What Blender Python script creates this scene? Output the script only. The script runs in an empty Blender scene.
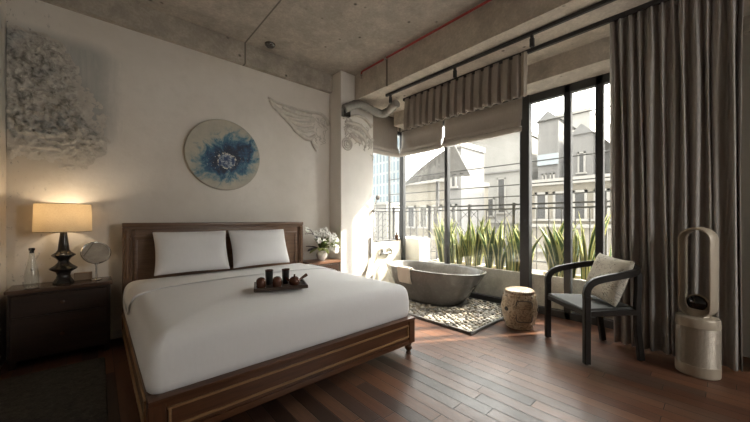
import bpy, bmesh, math, random
from mathutils import Vector, Matrix, noise

# ------------------------------------------------------------------ camera, world, sun, exposure
SC = bpy.context.scene
COL = SC.collection
R = math.radians
YAW = 0.732
cd = bpy.data.cameras.new('camera')
cam = bpy.data.objects.new('camera', cd); COL.objects.link(cam)
cam.location = (0, 0, 1.2); cam.rotation_euler = (R(90), 0, -YAW)
cd.sensor_width = 36; cd.lens = 308.35 / 750 * 36
cd.shift_y = (218.8 - 211) / 750
cd.clip_start = .02; cd.clip_end = 400
SC.camera = cam

SUN_DIR = Vector((-.853, .522, -.84)).normalized()      # direction the light travels
w = bpy.data.worlds.new('sky'); SC.world = w; w.use_nodes = True
nt = w.node_tree; nt.nodes.clear()
def N(nt, t, **k):
    n = nt.nodes.new(t)
    for a, b in k.items(): setattr(n, a, b)
    return n
out = N(nt, 'ShaderNodeOutputWorld'); bg = N(nt, 'ShaderNodeBackground')
tc = N(nt, 'ShaderNodeTexCoord'); dp = N(nt, 'ShaderNodeVectorMath', operation='DOT_PRODUCT')
nt.links.new(tc.outputs['Generated'], dp.inputs[0]); dp.inputs[1].default_value = -SUN_DIR
mr = N(nt, 'ShaderNodeMapRange'); mr.inputs['From Min'].default_value = -.15; mr.inputs['To Min'].default_value = .42; mr.inputs['To Max'].default_value = 3.4
nt.links.new(dp.outputs['Value'], mr.inputs['Value'])
bg.inputs['Color'].default_value = (1, .975, .93, 1)
SKY = 2.3
mm = N(nt, 'ShaderNodeMath', operation='MULTIPLY'); mm.inputs[1].default_value = SKY
nt.links.new(mr.outputs[0], mm.inputs[0]); nt.links.new(mm.outputs[0], bg.inputs['Strength'])
nt.links.new(bg.outputs[0], out.inputs['Surface'])

sd = bpy.data.lights.new('sun', 'SUN'); sun = bpy.data.objects.new('sun', sd); COL.objects.link(sun)
sd.energy = 8; sd.angle = R(1.6); sd.color = (1, .9, .76)
sun.rotation_euler = SUN_DIR.to_track_quat('-Z', 'Y').to_euler(); sun.location = (6, -2, 6)

def portal(loc, rot, sx, sy):
    d = bpy.data.lights.new('window_portal', 'AREA'); d.shape = 'RECTANGLE'; d.size = sx; d.size_y = sy
    d.cycles.is_portal = True
    o = bpy.data.objects.new('window_portal', d); COL.objects.link(o); o.location = loc; o.rotation_euler = rot
portal((4.3, 2.33, 1.41), (0, R(90), 0), 2.8, 3.2)
portal((3.05, -2.5, 1.9), (R(90), 0, 0), .95, 1.3)  # for the added opening behind the viewer
portal((3.77, 4.02, 1.55), (R(-90), 0, 0), .84, 1.5)

SC.view_settings.view_transform = 'Standard'; SC.view_settings.look = 'None'
SC.view_settings.gamma = 1; SC.view_settings.use_curve_mapping = False
SC.view_settings.exposure = 1.55
SC.cycles.use_denoising = True
SC.cycles.max_bounces = 10; SC.cycles.diffuse_bounces = 7; SC.cycles.transparent_max_bounces = 24
SC.cycles.sample_clamp_indirect = 6

# ------------------------------------------------------------------ materials
class NB:
    def __init__(s, name):
        s.m = bpy.data.materials.new(name); s.m.use_nodes = True; s.t = s.m.node_tree
        s.b = s.t.nodes['Principled BSDF']; s.o = s.t.nodes['Material Output']
        s.tc = None
    def n(s, t, **k): return N(s.t, t, **k)
    def l(s, a, b): s.t.links.new(a, b)
    def co(s, scale=(1, 1, 1), loc=(0, 0, 0), rot=(0, 0, 0), kind='Object'):
        if not s.tc: s.tc = s.n('ShaderNodeTexCoord')
        mp = s.n('ShaderNodeMapping'); mp.inputs['Scale'].default_value = scale; mp.inputs['Location'].default_value = loc
        mp.inputs['Rotation'].default_value = rot
        s.l(s.tc.outputs[kind], mp.inputs[0]); return mp.outputs[0]
    def noise(s, co, scale=5, detail=4, rough=.55, dist=0):
        x = s.n('ShaderNodeTexNoise'); x.inputs['Scale'].default_value = scale; x.inputs['Detail'].default_value = detail
        x.inputs['Roughness'].default_value = rough; x.inputs['Distortion'].default_value = dist
        s.l(co, x.inputs['Vector']); return x.outputs['Fac']
    def voro(s, co, scale=5, feature='F1'):
        x = s.n('ShaderNodeTexVoronoi', feature=feature); x.inputs['Scale'].default_value = scale
        s.l(co, x.inputs['Vector']); return x.outputs['Distance']
    def ramp(s, f, stops, interp='LINEAR'):
        x = s.n('ShaderNodeValToRGB'); x.color_ramp.interpolation = interp
        e = x.color_ramp.elements
        while len(e) < len(stops): e.new(.5)
        for q, (p, c) in zip(e, stops):
            q.position = p; q.color = (*c, 1) if len(c) == 3 else c
        s.l(f, x.inputs[0]); return x.outputs[0]
    def rng(s, f, a, b, c=0., d=1., smooth=False):
        x = s.n('ShaderNodeMapRange')
        if smooth: x.interpolation_type = 'SMOOTHSTEP'
        x.inputs[1].default_value = a; x.inputs[2].default_value = b; x.inputs[3].default_value = c; x.inputs[4].default_value = d
        s.l(f, x.inputs[0]); return x.outputs[0]
    def math(s, op, a, b=None, c=None):
        x = s.n('ShaderNodeMath', operation=op)
        for i, v in enumerate((a, b, c)):
            if v is None: continue
            if isinstance(v, (int, float)): x.inputs[i].default_value = v
            else: s.l(v, x.inputs[i])
        return x.outputs[0]
    def xyz(s, co):
        x = s.n('ShaderNodeSeparateXYZ'); s.l(co, x.inputs[0]); return x.outputs
    def comb(s, a, b, c=0.):
        x = s.n('ShaderNodeCombineXYZ')
        for i, v in enumerate((a, b, c)):
            if isinstance(v, (int, float)): x.inputs[i].default_value = v
            else: s.l(v, x.inputs[i])
        return x.outputs[0]
    def mix(s, f, a, b, mode='MIX'):
        x = s.n('ShaderNodeMix', data_type='RGBA', blend_type=mode)
        for i, v in ((0, f), (6, a), (7, b)):
            if isinstance(v, (int, float)): x.inputs[i].default_value = v
            elif isinstance(v, tuple): x.inputs[i].default_value = (*v, 1) if len(v) == 3 else v
            else: s.l(v, x.inputs[i])
        return x.outputs[2]
    def col(s, c):
        if isinstance(c, tuple): s.b.inputs['Base Color'].default_value = (*c, 1)
        else: s.l(c, s.b.inputs['Base Color'])
    def rough(s, r):
        if isinstance(r, (int, float)): s.b.inputs['Roughness'].default_value = r
        else: s.l(r, s.b.inputs['Roughness'])
    def bump(s, h, strength=.3, dist=.01):
        x = s.n('ShaderNodeBump'); x.inputs['Strength'].default_value = strength; x.inputs['Distance'].default_value = dist
        s.l(h, x.inputs['Height']); s.l(x.outputs[0], s.b.inputs['Normal'])

def plain(name, c, rough=.5, metal=0, var=.15, scale=8, bump=0, spec=None, stretch=(1, 1, 1)):
    k = NB(name); co = k.co(stretch)
    f = k.noise(co, scale, 5)
    k.col(k.mix(f, tuple(max(0, v * (1 - var)) for v in c), tuple(min(1, v * (1 + var)) for v in c)))
    k.rough(rough); k.b.inputs['Metallic'].default_value = metal
    if spec is not None: k.b.inputs['Specular IOR Level'].default_value = spec
    if bump: k.bump(k.noise(co, scale * 4, 6), bump, .005)
    return k.m

def wood(name, dark, light, rough=.35, axis=0, scale=1.0, spec=.45):
    k = NB(name); st = [14 * scale] * 3; st[axis] = 1.2 * scale
    co = k.co(tuple(st)); f = k.noise(co, 2.2, 6, .6, .6)
    g = k.noise(k.co(tuple(v * 4 for v in st)), 3, 4)
    c = k.ramp(f, [(.3, dark), (.7, light)])
    k.col(k.mix(.35, c, k.ramp(g, [(.3, dark), (.75, light)]))); k.rough(rough)
    k.b.inputs['Specular IOR Level'].default_value = spec
    k.bump(g, .12, .003); return k.m

def fabric(name, c, scale=420, rough=.9, var=.12, bump=.25, fold=0):
    k = NB(name); co = k.co()
    f = k.noise(k.co((1, 1, .25)), 60, 4); a = k.noise(co, scale, 2)
    k.col(k.mix(f, tuple(v * (1 - var) for v in c), tuple(min(1, v * (1 + var)) for v in c)))
    k.rough(rough); k.b.inputs['Sheen Weight'].default_value = .15; k.b.inputs['Specular IOR Level'].default_value = .2
    h = a
    if fold: h = k.math('ADD', k.math('MULTIPLY', k.noise(k.co((1, 1, 1)), 5, 3, .5, .8), fold), k.math('MULTIPLY', a, .15))
    k.bump(h, bump, .01 if fold else .002); return k.m

def concrete(name, c, dark=.6, seam=None, pl=(1, 1, 0)):
    k = NB(name); co = k.co()
    big = k.noise(co, 1.1, 6, .65); mid = k.noise(co, 6, 6, .7); fine = k.noise(co, 45, 4)
    base = k.mix(k.rng(big, .3, .7), tuple(v * dark for v in c), c)
    base = k.mix(k.rng(mid, .42, .7, 0, .7), base, tuple(min(1, v * 1.3) for v in c))
    base = k.mix(k.rng(k.noise(k.co(loc=(9, 2, 5)), 2.2, 8, .75, .4), .5, .7, 0, .6), base, tuple(v * .45 for v in c))
    base = k.mix(k.rng(fine, .35, .65, .35, 0), base, tuple(v * .55 for v in c))
    pits = k.rng(k.voro(k.co(pl, loc=(3.3, 7.1, 1.2)), 5), .05, .12, 1, 0)
    gate = k.rng(k.noise(co, 2.3, 2), .42, .5)
    base = k.mix(k.math('MULTIPLY', pits, gate), base, tuple(v * .22 for v in c))
    if seam is not None:
        x = k.xyz(co)[0]
        d = k.math('ABSOLUTE', k.math('SUBTRACT', x, seam))
        base = k.mix(k.rng(d, .004, .012, .85, 0), base, tuple(v * .2 for v in c))
    k.col(base); k.rough(.85)
    k.bump(k.math('ADD', mid, k.math('MULTIPLY', fine, .4)), .35, .02); return k.m

MAT = {}
def floor_mat():
    k = NB('wood_planks'); co = k.co(); x, y, z = k.xyz(co)
    wd, ln = .098, 1.15
    row = k.math('FLOOR', k.math('DIVIDE', x, wd))
    wn = k.n('ShaderNodeTexWhiteNoise', noise_dimensions='1D'); k.l(row, wn.inputs['W'])
    yy = k.math('ADD', k.math('DIVIDE', y, ln), k.math('MULTIPLY', wn.outputs['Value'], 7.3))
    cel = k.math('FLOOR', yy)
    w2 = k.n('ShaderNodeTexWhiteNoise', noise_dimensions='2D'); k.l(k.comb(row, cel), w2.inputs['Vector'])
    fx = k.math('FRACT', k.math('DIVIDE', x, wd)); fy = k.math('FRACT', yy)
    ex = k.math('MULTIPLY', k.math('MINIMUM', fx, k.math('SUBTRACT', 1., fx)), wd)
    ey = k.math('MULTIPLY', k.math('MINIMUM', fy, k.math('SUBTRACT', 1., fy)), ln)
    e = k.math('MINIMUM', ex, ey)
    gap = k.rng(e, .0008, .0032, 1, 0)
    grain = k.noise(k.comb(k.math('MULTIPLY', x, 34.), k.math('ADD', k.math('MULTIPLY', y, 2.2), k.math('MULTIPLY', w2.outputs['Value'], 40.)), row), 1.4, 6, .65, .7)
    tone = k.ramp(w2.outputs['Value'], [(0, (.035, .019, .013)), (.12, (.07, .04, .03)), (.3, (.115, .05, .029)), (.55, (.155, .068, .038)), (.8, (.2, .09, .046)), (1, (.1, .062, .046))])
    c = k.mix(k.rng(grain, .25, .75, .0, 1), k.mix(.5, tone, (.02, .012, .01)), tone)
    c = k.mix(gap, c, (.008, .006, .005))
    k.col(c); worn = k.noise(co, 3, 4)
    k.rough(k.rng(k.math('ADD', k.math('MULTIPLY', grain, .6), worn), .4, 1.2, .26, .46))
    k.b.inputs['Specular IOR Level'].default_value = .32
    k.bump(k.math('SUBTRACT', k.math('MULTIPLY', grain, .25), gap), .4, .004); return k.m
MAT['floor'] = floor_mat()

def wall_mat():
    k = NB('white_plaster'); co = k.co(); x, y, z = k.xyz(co)
    n1 = k.noise(co, 1.3, 5, .6); n2 = k.noise(co, 9, 5, .6)
    c = k.mix(k.rng(n1, .35, .7), (.68, .635, .575), (.77, .73, .675))
    c = k.mix(k.rng(n2, .5, .8, 0, .25), c, (.56, .52, .46))
    # bluish grey wash around the rough plaster near the corner, fading to the right
    wob = k.math('MULTIPLY', k.math('SUBTRACT', k.noise(co, 5, 5, .7), .5), .5)
    streak = k.noise(k.co((9, 9, .9)), 2.2, 5, .7)
    dx = k.math('ADD', k.math('ADD', k.rng(x, -.1, .3, 1, 0, True), wob), k.math('MULTIPLY', k.math('SUBTRACT', streak, .5), .9))
    mz = k.math('MULTIPLY', k.rng(z, 1.75, 2.1, 0, 1, True), k.rng(z, 2.75, 3.0, 1, 0, True))
    c = k.mix(k.math('MULTIPLY', k.rng(k.math('MULTIPLY', dx, mz), .2, .8), .72), c, k.mix(k.rng(streak, .35, .65), (.27, .29, .285), (.42, .415, .385)))
    # yellow brown tone lower down by the corner
    bz = k.math('MULTIPLY', k.rng(z, .9, 1.6, 0, 1, True), k.rng(z, 1.75, 2.05, 1, 0, True))
    bx = k.rng(k.math('ADD', x, wob), -.5, .15, 1, 0, True)
    c = k.mix(k.math('MULTIPLY', k.math('MULTIPLY', bz, bx), .6), c, (.33, .27, .19))
    # dark specks of flaked paint against the corner
    sp = k.rng(k.noise(k.co((1, 1, .5)), 22, 5, .75), .6, .66)
    c = k.mix(k.math('MULTIPLY', sp, k.rng(x, -.52, -.2, .8, 0)), c, (.12, .12, .12))
    k.col(c); k.rough(.8); k.b.inputs['Specular IOR Level'].default_value = .3
    k.bump(k.math('ADD', n2, k.math('MULTIPLY', k.noise(co, 40, 4), .4)), .25, .008); return k.m
MAT['wall'] = wall_mat()
MAT['white_wall'] = plain('pale_plaster', (.76, .73, .68), .8, var=.1, scale=4, bump=.25)
MAT['ceiling'] = concrete('ceiling_concrete', (.52, .475, .42), .7, seam=1.375)
MAT['beam'] = concrete('beam_concrete', (.46, .415, .355), .65, seam=1.375, pl=(1, 0, 1))
MAT['beam_win'] = concrete('daylit_beam_concrete', (.66, .60, .52), .72)  # paler than the other concrete: window light is put into its colour
MAT['sill'] = plain('cream_render', (.66, .62, .52), .7, var=.1, scale=5, bump=.2)
MAT['dark_wall'] = plain('dark_brown_panel', (.035, .027, .022), .6, var=.2)
MAT['black_metal'] = plain('black_metal', (.022, .022, .023), .4, var=.2, scale=20)
MAT['frame_metal'] = plain('dark_grey_frame', (.035, .036, .038), .4, var=.2, scale=14)
MAT['rail_metal'] = plain('wrought_iron', (.05, .05, .052), .6, var=.2)
MAT['chrome'] = plain('chrome', (.75, .75, .75), .12, 1, var=.03)
MAT['dark_chrome'] = plain('dark_chrome', (.2, .2, .2), .2, 1, var=.03)
MAT['bed_wood'] = wood('walnut_lengthwise', (.042, .016, .007), (.12, .048, .02), .32, 0)
MAT['bed_wood_y'] = wood('walnut_crosswise', (.042, .016, .007), (.12, .048, .02), .32, 1)
MAT['bed_wood_z'] = wood('walnut_upright', (.042, .016, .007), (.12, .048, .02), .32, 2)
MAT['head_wood'] = wood('headboard_walnut', (.095, .05, .027), (.21, .118, .066), .34, 0)
MAT['head_wood_z'] = wood('headboard_walnut_upright', (.095, .05, .027), (.21, .118, .066), .34, 2)
MAT['highlit_wood'] = wood('highlit_bead_wood', (.2, .11, .05), (.32, .185, .085), .35, 0)  # paler than the walnut: the highlight along the beads is painted in
MAT['night_wood'] = wood('dark_stained_wood', (.012, .006, .004), (.04, .02, .012), .36, 0)
MAT['night_top'] = wood('dark_stained_top', (.05, .026, .017), (.11, .06, .036), .25, 0)
MAT['tray_wood'] = wood('tray_wood', (.03, .018, .012), (.085, .052, .035), .4, 0)
MAT['chair_wood'] = wood('black_stained_wood', (.010, .008, .007), (.024, .02, .017), .42, 0, .6, .25)
MAT['linen'] = fabric('white_cotton', (.75, .745, .75), 500, .85, .03, .22, fold=1.0)
MAT['pillow'] = fabric('white_pillowcase', (.78, .775, .78), 500, .85, .03, .2, fold=1.0)
MAT['curtain'] = fabric('taupe_curtain_linen', (.34, .318, .298), 500, .92, .2, .3)
MAT['blind'] = fabric('taupe_blind_linen', (.40, .36, .32), 500, .92, .14, .3)
MAT['valance'] = fabric('taupe_valance_linen', (.34, .305, .27), 500, .92, .14, .3)
MAT['towel'] = fabric('cream_towel', (.62, .56, .48), 260, .95, .1, .5)
MAT['seat_pad'] = plain('dark_green_leather', (.022, .023, .02), .6, var=.2, scale=10, bump=.1)
MAT['white_ceramic'] = plain('white_ceramic', (.78, .76, .72), .2, var=.05)
MAT['red_pipe'] = plain('red_paint', (.32, .045, .035), .45, var=.2)
MAT['foil'] = plain('silver_duct_wrap', (.3, .29, .27), .45, .6, var=.3, scale=14, bump=.5)
MAT['copper'] = plain('copper_brown_glaze', (.09, .032, .017), .2, .25, var=.35, scale=22)
MAT['black_glaze'] = plain('black_glaze', (.012, .012, .012), .28, var=.3)
MAT['lamp_body'] = plain('black_lacquer', (.02, .017, .015), .22, var=.25)
MAT['purifier'] = plain('champagne_plastic', (.42, .36, .28), .38, .15, var=.06)
MAT['purifier_grille'] = plain('champagne_grille', (.33, .285, .23), .45, .3, var=.1, scale=200)
MAT['black_gloss'] = plain('black_gloss', (.006, .006, .007), .06, var=.1)
MAT['relief'] = None
MAT['soil'] = plain('brown_soil', (.1, .055, .035), .95, var=.4, scale=30, bump=.6)
MAT['paver'] = plain('balcony_paving', (.42, .38, .33), .85, var=.2, scale=4, bump=.3)
MAT['planter'] = concrete('pale_concrete_planter', (.78, .74, .66), .8)
MAT['amber'] = plain('brown_glass_bottle', (.05, .022, .01), .1, var=.2)
MAT['box_card'] = plain('tan_card', (.30, .22, .15), .7, var=.1)
MAT['hair'] = plain('pale_bristle', (.5, .48, .43), .8, var=.2)
MAT['grey_bar'] = plain('grey_handle', (.2, .19, .18), .5, var=.1)
MAT['stone_border'] = plain('grey_stone_border', (.16, .155, .145), .8, var=.3, scale=30, bump=.4)
MAT['dark_stone'] = plain('dark_stone', (.11, .1, .09), .7, var=.35, scale=14, bump=.4)

def glass_mat(name, tint=(.97, .98, .97), frac=1.0):
    k = NB(name); t = k.t; t.nodes.remove(k.b)
    tr = k.n('ShaderNodeBsdfTransparent'); tr.inputs[0].default_value = (*tint, 1)
    gl = k.n('ShaderNodeBsdfGlossy'); gl.inputs['Roughness'].default_value = .02
    lw = k.n('ShaderNodeLayerWeight'); lw.inputs['Blend'].default_value = .5      # facing is the same from both sides of a pane
    fr = k.math('ADD', k.math('MULTIPLY', k.math('POWER', lw.outputs['Facing'], 5.), .85), .03)
    mx = k.n('ShaderNodeMixShader')
    k.l(k.math('MULTIPLY', fr, frac), mx.inputs[0]); k.l(tr.outputs[0], mx.inputs[1]); k.l(gl.outputs[0], mx.inputs[2])
    k.l(mx.outputs[0], k.o.inputs['Surface']); return k.m
MAT['glass'] = glass_mat('window_glass')
MAT['bottle_glass'] = glass_mat('clear_bottle_glass', (.95, .96, .95), 1.6)

def tub_mat():
    k = NB('grey_stone_resin'); co = k.co()
    a = k.noise(co, 3, 5, .6, .8); b = k.noise(co, 30, 4)
    c = k.mix(k.rng(a, .3, .7), (.105, .099, .091), (.17, .162, .15))
    c = k.mix(k.rng(b, .55, .75, 0, .35), c, (.3, .285, .26))
    k.col(c); k.rough(k.rng(a, .3, .7, .16, .3)); k.b.inputs['Coat Weight'].default_value = .35; k.b.inputs['Coat Roughness'].default_value = .08
    return k.m
MAT['tub'] = tub_mat()

def stool_mat():
    k = NB('painted_ceramic_stool'); co = k.co()
    a = k.noise(co, 12, 5, .6, 1.5); b = k.noise(k.co(loc=(4, 1, 2)), 26, 3, .5, 2.5); s = k.noise(co, 4, 4)
    c = k.mix(k.rng(s, .35, .65), (.38, .28, .18), (.56, .47, .34))
    line = k.rng(k.math('ABSOLUTE', k.math('SUBTRACT', a, .5)), .01, .04, .9, 0)
    c = k.mix(line, c, (.13, .085, .05))
    c = k.mix(k.rng(b, .58, .66, 0, .55), c, (.24, .13, .07))
    k.col(c); k.rough(.3); k.bump(a, .2, .01); return k.m
MAT['stool'] = stool_mat()

def cushion_mat():
    k = NB('cream_scribble_cushion'); co = k.co()
    a = k.noise(k.co((1, 1, 2.4), rot=(0, .5, .3)), 13, 3, .5, 2.2); s = k.noise(co, 5, 3)
    c = k.mix(k.rng(s, .3, .7), (.5, .46, .38), (.6, .56, .48))
    line = k.rng(k.math('ABSOLUTE', k.math('SUBTRACT', a, .52)), .012, .03, .85, 0)
    c = k.mix(k.math('MULTIPLY', line, k.rng(k.noise(co, 9, 2), .38, .45)), c, (.09, .085, .075))
    k.col(c); k.rough(.9); k.bump(k.noise(co, 9, 4, .6, .6), .5, .02); return k.m
MAT['cushion'] = cushion_mat()

def art_mat():
    k = NB('blue_abstract_disc'); co = k.co(); x, y, z = k.xyz(co)
    base = k.mix(k.rng(k.noise(co, 3, 6, .7), .35, .7), (.50, .465, .38), (.36, .34, .285))
    vx = k.comb(x, z, 0.)
    ang = k.math('ARCTAN2', z, x)
    r = k.math('SQRT', k.math('ADD', k.math('POWER', k.math('ADD', x, -.04), 2.), k.math('POWER', k.math('ADD', z, .03), 2.)))
    ray = k.noise(k.comb(k.math('MULTIPLY', ang, 3.), k.math('MULTIPLY', r, 2.)), 2.2, 5, .7)
    cloud = k.noise(co, 5, 6, .7, 1.2)
    diag = k.math('ABSOLUTE', k.math('SUBTRACT', k.math('MULTIPLY', k.math('ADD', x, -.03), .62), k.math('MULTIPLY', k.math('ADD', z, .02), .78)))
    fin = k.noise(co, 16, 6, .75, 1.0)
    f = k.math('ADD', k.math('MULTIPLY', cloud, 1.15), k.math('MULTIPLY', k.math('SUBTRACT', fin, .5), .35))
    f = k.math('SUBTRACT', f, k.math('MULTIPLY', r, 1.25)); f = k.math('SUBTRACT', f, k.math('MULTIPLY', diag, .9))
    f = k.math('ADD', f, k.math('MULTIPLY', k.math('SUBTRACT', ray, .5), .3))
    f = k.math('ADD', f, .13)
    c = k.mix(k.rng(f, -.02, .3, 0, 1, True), base, (.07, .2, .265))
    c = k.mix(k.rng(f, .16, .4, 0, 1, True), c, (.018, .07, .15))
    c = k.mix(k.rng(f, .34, .52, 0, .95, True), c, (.008, .016, .04))
    r2 = k.math('SQRT', k.math('ADD', k.math('POWER', k.math('ADD', x, -.02), 2.), k.math('POWER', k.math('MULTIPLY', k.math('ADD', z, .07), 1.15), 2.)))
    ed = k.math('ADD', r2, k.math('MULTIPLY', k.math('SUBTRACT', k.noise(co, 18, 4), .5), .07))
    inner = k.mix(k.rng(k.noise(co, 20, 5, .7), .45, .62), (.02, .05, .13), (.5, .56, .6))
    c = k.mix(k.rng(ed, .09, .1, 1, 0), c, inner)
    rim = k.math('MULTIPLY', k.rng(ed, .088, .1, 0, 1), k.rng(ed, .105, .12, 1, 0))
    c = k.mix(k.math('MULTIPLY', rim, k.rng(k.noise(co, 55, 3), .5, .58)), c, (.75, .72, .62))
    spk = k.math('MULTIPLY', k.rng(k.noise(co, 70, 2), .68, .73), k.rng(f, .15, .3))
    c = k.mix(spk, c, (.7, .68, .6))
    k.col(c); k.rough(.55); k.bump(cloud, .25, .008); return k.m
MAT['art'] = art_mat()

def rug_mat():
    k = NB('dark_grey_rug'); co = k.co()
    k.col(k.mix(k.rng(k.noise(co, 30, 5, .7), .3, .7), (.02, .02, .017), (.075, .07, .058)))
    k.rough(1); k.bump(k.noise(co, 90, 4), .8, .02); return k.m
MAT['rug'] = rug_mat()

def relief_mat():
    k = NB('flaking_relief_plaster'); co = k.co(); x, y, z = k.xyz(co)
    n = k.noise(co, 14, 6, .75, .5); big = k.noise(co, 2.5, 4); pit = k.voro(k.co((1, .3, 1)), 17)
    c = k.mix(k.rng(n, .38, .6), (.25, .23, .2), (.68, .64, .57))
    c = k.mix(k.rng(big, .5, .62, 0, .7), c, k.mix(k.rng(n, .35, .6), (.12, .13, .135), (.36, .375, .375)))
    c = k.mix(k.math('MULTIPLY', k.rng(pit, .12, .3, 1, 0), k.rng(k.noise(co, 4, 3), .45, .6)), c, (.06, .05, .042))
    c = k.mix(k.rng(k.math('ADD', z, k.math('MULTIPLY', n, .3)), -.1, -.45, 0, .55), c, (.5, .43, .33))
    c = k.mix(k.rng(k.math('ADD', y, k.math('MULTIPLY', k.math('SUBTRACT', n, .5), .02)), -.022, -.006), c, (.6, .56, .5))
    k.col(c); k.rough(.9); k.bump(k.noise(co, 35, 5, .7), .8, .03); return k.m
MAT['relief'] = relief_mat()

def leaf_mat():
    k = NB('yellow_edged_leaf')
    at = k.n('ShaderNodeAttribute', attribute_name='edge')
    co = k.co()
    g = k.mix(k.rng(k.noise(k.co((1, 1, 3)), 14, 4), .35, .65), (.035, .075, .025), (.11, .17, .06))
    k.col(k.mix(k.rng(at.outputs['Fac'], .62, .75), g, (.50, .48, .2))); k.rough(.4)
    return k.m
MAT['leaf'] = leaf_mat()
MAT['green_leaf'] = plain('green_leaf', (.15, .21, .06), .45, var=.5, scale=20)
MAT['lime_leaf'] = plain('lime_leaf', (.33, .38, .1), .5, var=.3, scale=20)
MAT['plum_leaf'] = plain('dark_plum_leaf', (.045, .025, .028), .5, var=.3, scale=20)
MAT['petal'] = plain('white_petal', (.8, .79, .74), .6, var=.05)

def shade_mat():
    k = NB('linen_lampshade'); t = k.t; t.nodes.remove(k.b)
    a = k.n('ShaderNodeBsdfTranslucent'); b = k.n('ShaderNodeBsdfDiffuse')
    c = k.ramp(k.noise(k.co((1, 1, 1)), 120, 3), [(.3, (.76, .66, .5)), (.7, (.85, .76, .6))])
    k.l(c, a.inputs[0]); k.l(c, b.inputs[0])
    mx = k.n('ShaderNodeMixShader'); mx.inputs[0].default_value = .5
    k.l(a.outputs[0], mx.inputs[1]); k.l(b.outputs[0], mx.inputs[2]); k.l(mx.outputs[0], k.o.inputs['Surface'])
    return k.m
MAT['shade'] = shade_mat()
def emit(name, c, s):
    k = NB(name); k.b.inputs['Emission Color'].default_value = (*c, 1); k.b.inputs['Emission Strength'].default_value = s; return k.m
MAT['bulb'] = emit('lit_bulb', (1, .8, .55), 2.5)

def pebble_mat(name, c):
    return plain(name, c, .6, var=.3, scale=16, bump=.3)
MAT['pebbles'] = [pebble_mat('white_pebble', (0.446, 0.418, 0.360)), pebble_mat('cream_pebble', (0.360, 0.317, 0.245)), pebble_mat('grey_pebble', (0.259, 0.245, 0.216)), pebble_mat('pale_pebble', (0.504, 0.482, 0.432))]

def facade(name, wall_c, win_c, sx, sz, fx=.55, fz=.5, haze=0.):
    """plaster facade with a regular grid of windows, mapped by height and by the run along the wall"""
    k = NB(name); co = k.co(); x, y, z = k.xyz(co)
    run = k.math('ADD', x, y)
    a = k.math('FRACT', k.math('DIVIDE', run, sx)); b = k.math('FRACT', k.math('DIVIDE', z, sz))
    ma = k.math('LESS_THAN', a, fx); mb = k.math('LESS_THAN', b, fz)
    cell = k.n('ShaderNodeTexWhiteNoise', noise_dimensions='2D')
    k.l(k.comb(k.math('FLOOR', k.math('DIVIDE', run, sx)), k.math('FLOOR', k.math('DIVIDE', z, sz))), cell.inputs['Vector'])
    wn = k.mix(cell.outputs['Value'], win_c, tuple(min(1, v * 1.5) for v in win_c))
    st = k.noise(k.co((1, 1, .15)), 1.2, 5, .7)
    wl = k.mix(k.rng(st, .4, .75), wall_c, tuple(v * .8 for v in wall_c))
    k.col(k.mix(k.math('MULTIPLY', ma, mb), wl, wn)); k.rough(.7); return k.m

# ------------------------------------------------------------------ mesh helpers
def BM(): return bmesh.new()
def box(bm, lo, hi, bev=0, seg=2, mtx=None):
    c = [(a + b) / 2 for a, b in zip(lo, hi)]; s = [abs(b - a) for a, b in zip(lo, hi)]
    t = bmesh.new(); bmesh.ops.create_cube(t, size=1)
    for v in t.verts: v.co = Vector((v.co.x * s[0] + c[0], v.co.y * s[1] + c[1], v.co.z * s[2] + c[2]))
    if bev: bmesh.ops.bevel(t, geom=t.edges[:], offset=min(bev, min(s) * .45), segments=seg, affect='EDGES', profile=.7)
    merge(bm, t, mtx); return bm
def merge(bm, t, mtx=None):
    if mtx is not None: bmesh.ops.transform(t, matrix=mtx, verts=t.verts[:])
    me = bpy.data.meshes.new('tmp'); t.to_mesh(me); t.free(); bm.from_mesh(me); bpy.data.meshes.remove(me)
def lathe(bm, prof, seg=32, c=(0, 0), caps=True, sx=1., sy=1., mtx=None):
    """prof: (radius, z) from bottom to top"""
    t = bmesh.new(); rings = []
    for r, z in prof:
        rings.append([t.verts.new((c[0] + sx * r * math.cos(2 * math.pi * i / seg), c[1] + sy * r * math.sin(2 * math.pi * i / seg), z)) for i in range(seg)])
    for a, b in zip(rings, rings[1:]):
        for i in range(seg):
            j = (i + 1) % seg; t.faces.new((a[i], a[j], b[j], b[i]))
    if caps:
        t.faces.new(rings[0][::-1]); t.faces.new(rings[-1])
    merge(bm, t, mtx); return bm
def sweep(bm, pts, section, up=(0, 0, 1), closed=False, scale=None):
    """section: list of 2-D points (side, up) carried along pts"""
    t = bmesh.new(); n = len(pts); P = [Vector(p) for p in pts]; rings = []; upv = None if callable(up) else Vector(up)
    last = None
    for i in range(n):
        a = P[(i - 1) % n] if (closed or i > 0) else P[i]; b = P[(i + 1) % n] if (closed or i < n - 1) else P[i]
        tan = (b - a).normalized()
        if callable(up): u = Vector(up(i))
        else: u = upv
        s = tan.cross(u)
        if s.length < 1e-4: s = last if last else tan.orthogonal()
        s.normalize(); uu = s.cross(tan).normalized(); last = s
        k = scale[i] if scale else 1.
        rings.append([t.verts.new(P[i] + s * (q[0] * k) + uu * (q[1] * k)) for q in section])
    m = len(section)
    for i in range(n if closed else n - 1):
        a, b = rings[i], rings[(i + 1) % n]
        for j in range(m):
            q = (j + 1) % m; t.faces.new((a[j], a[q], b[q], b[j]))
    if not closed:
        t.faces.new(rings[0][::-1]); t.faces.new(rings[-1])
    bmesh.ops.recalc_face_normals(t, faces=t.faces[:])
    merge(bm, t); return bm
def circ(r, n=10): return [(r * math.cos(2 * math.pi * i / n), r * math.sin(2 * math.pi * i / n)) for i in range(n)]
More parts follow.
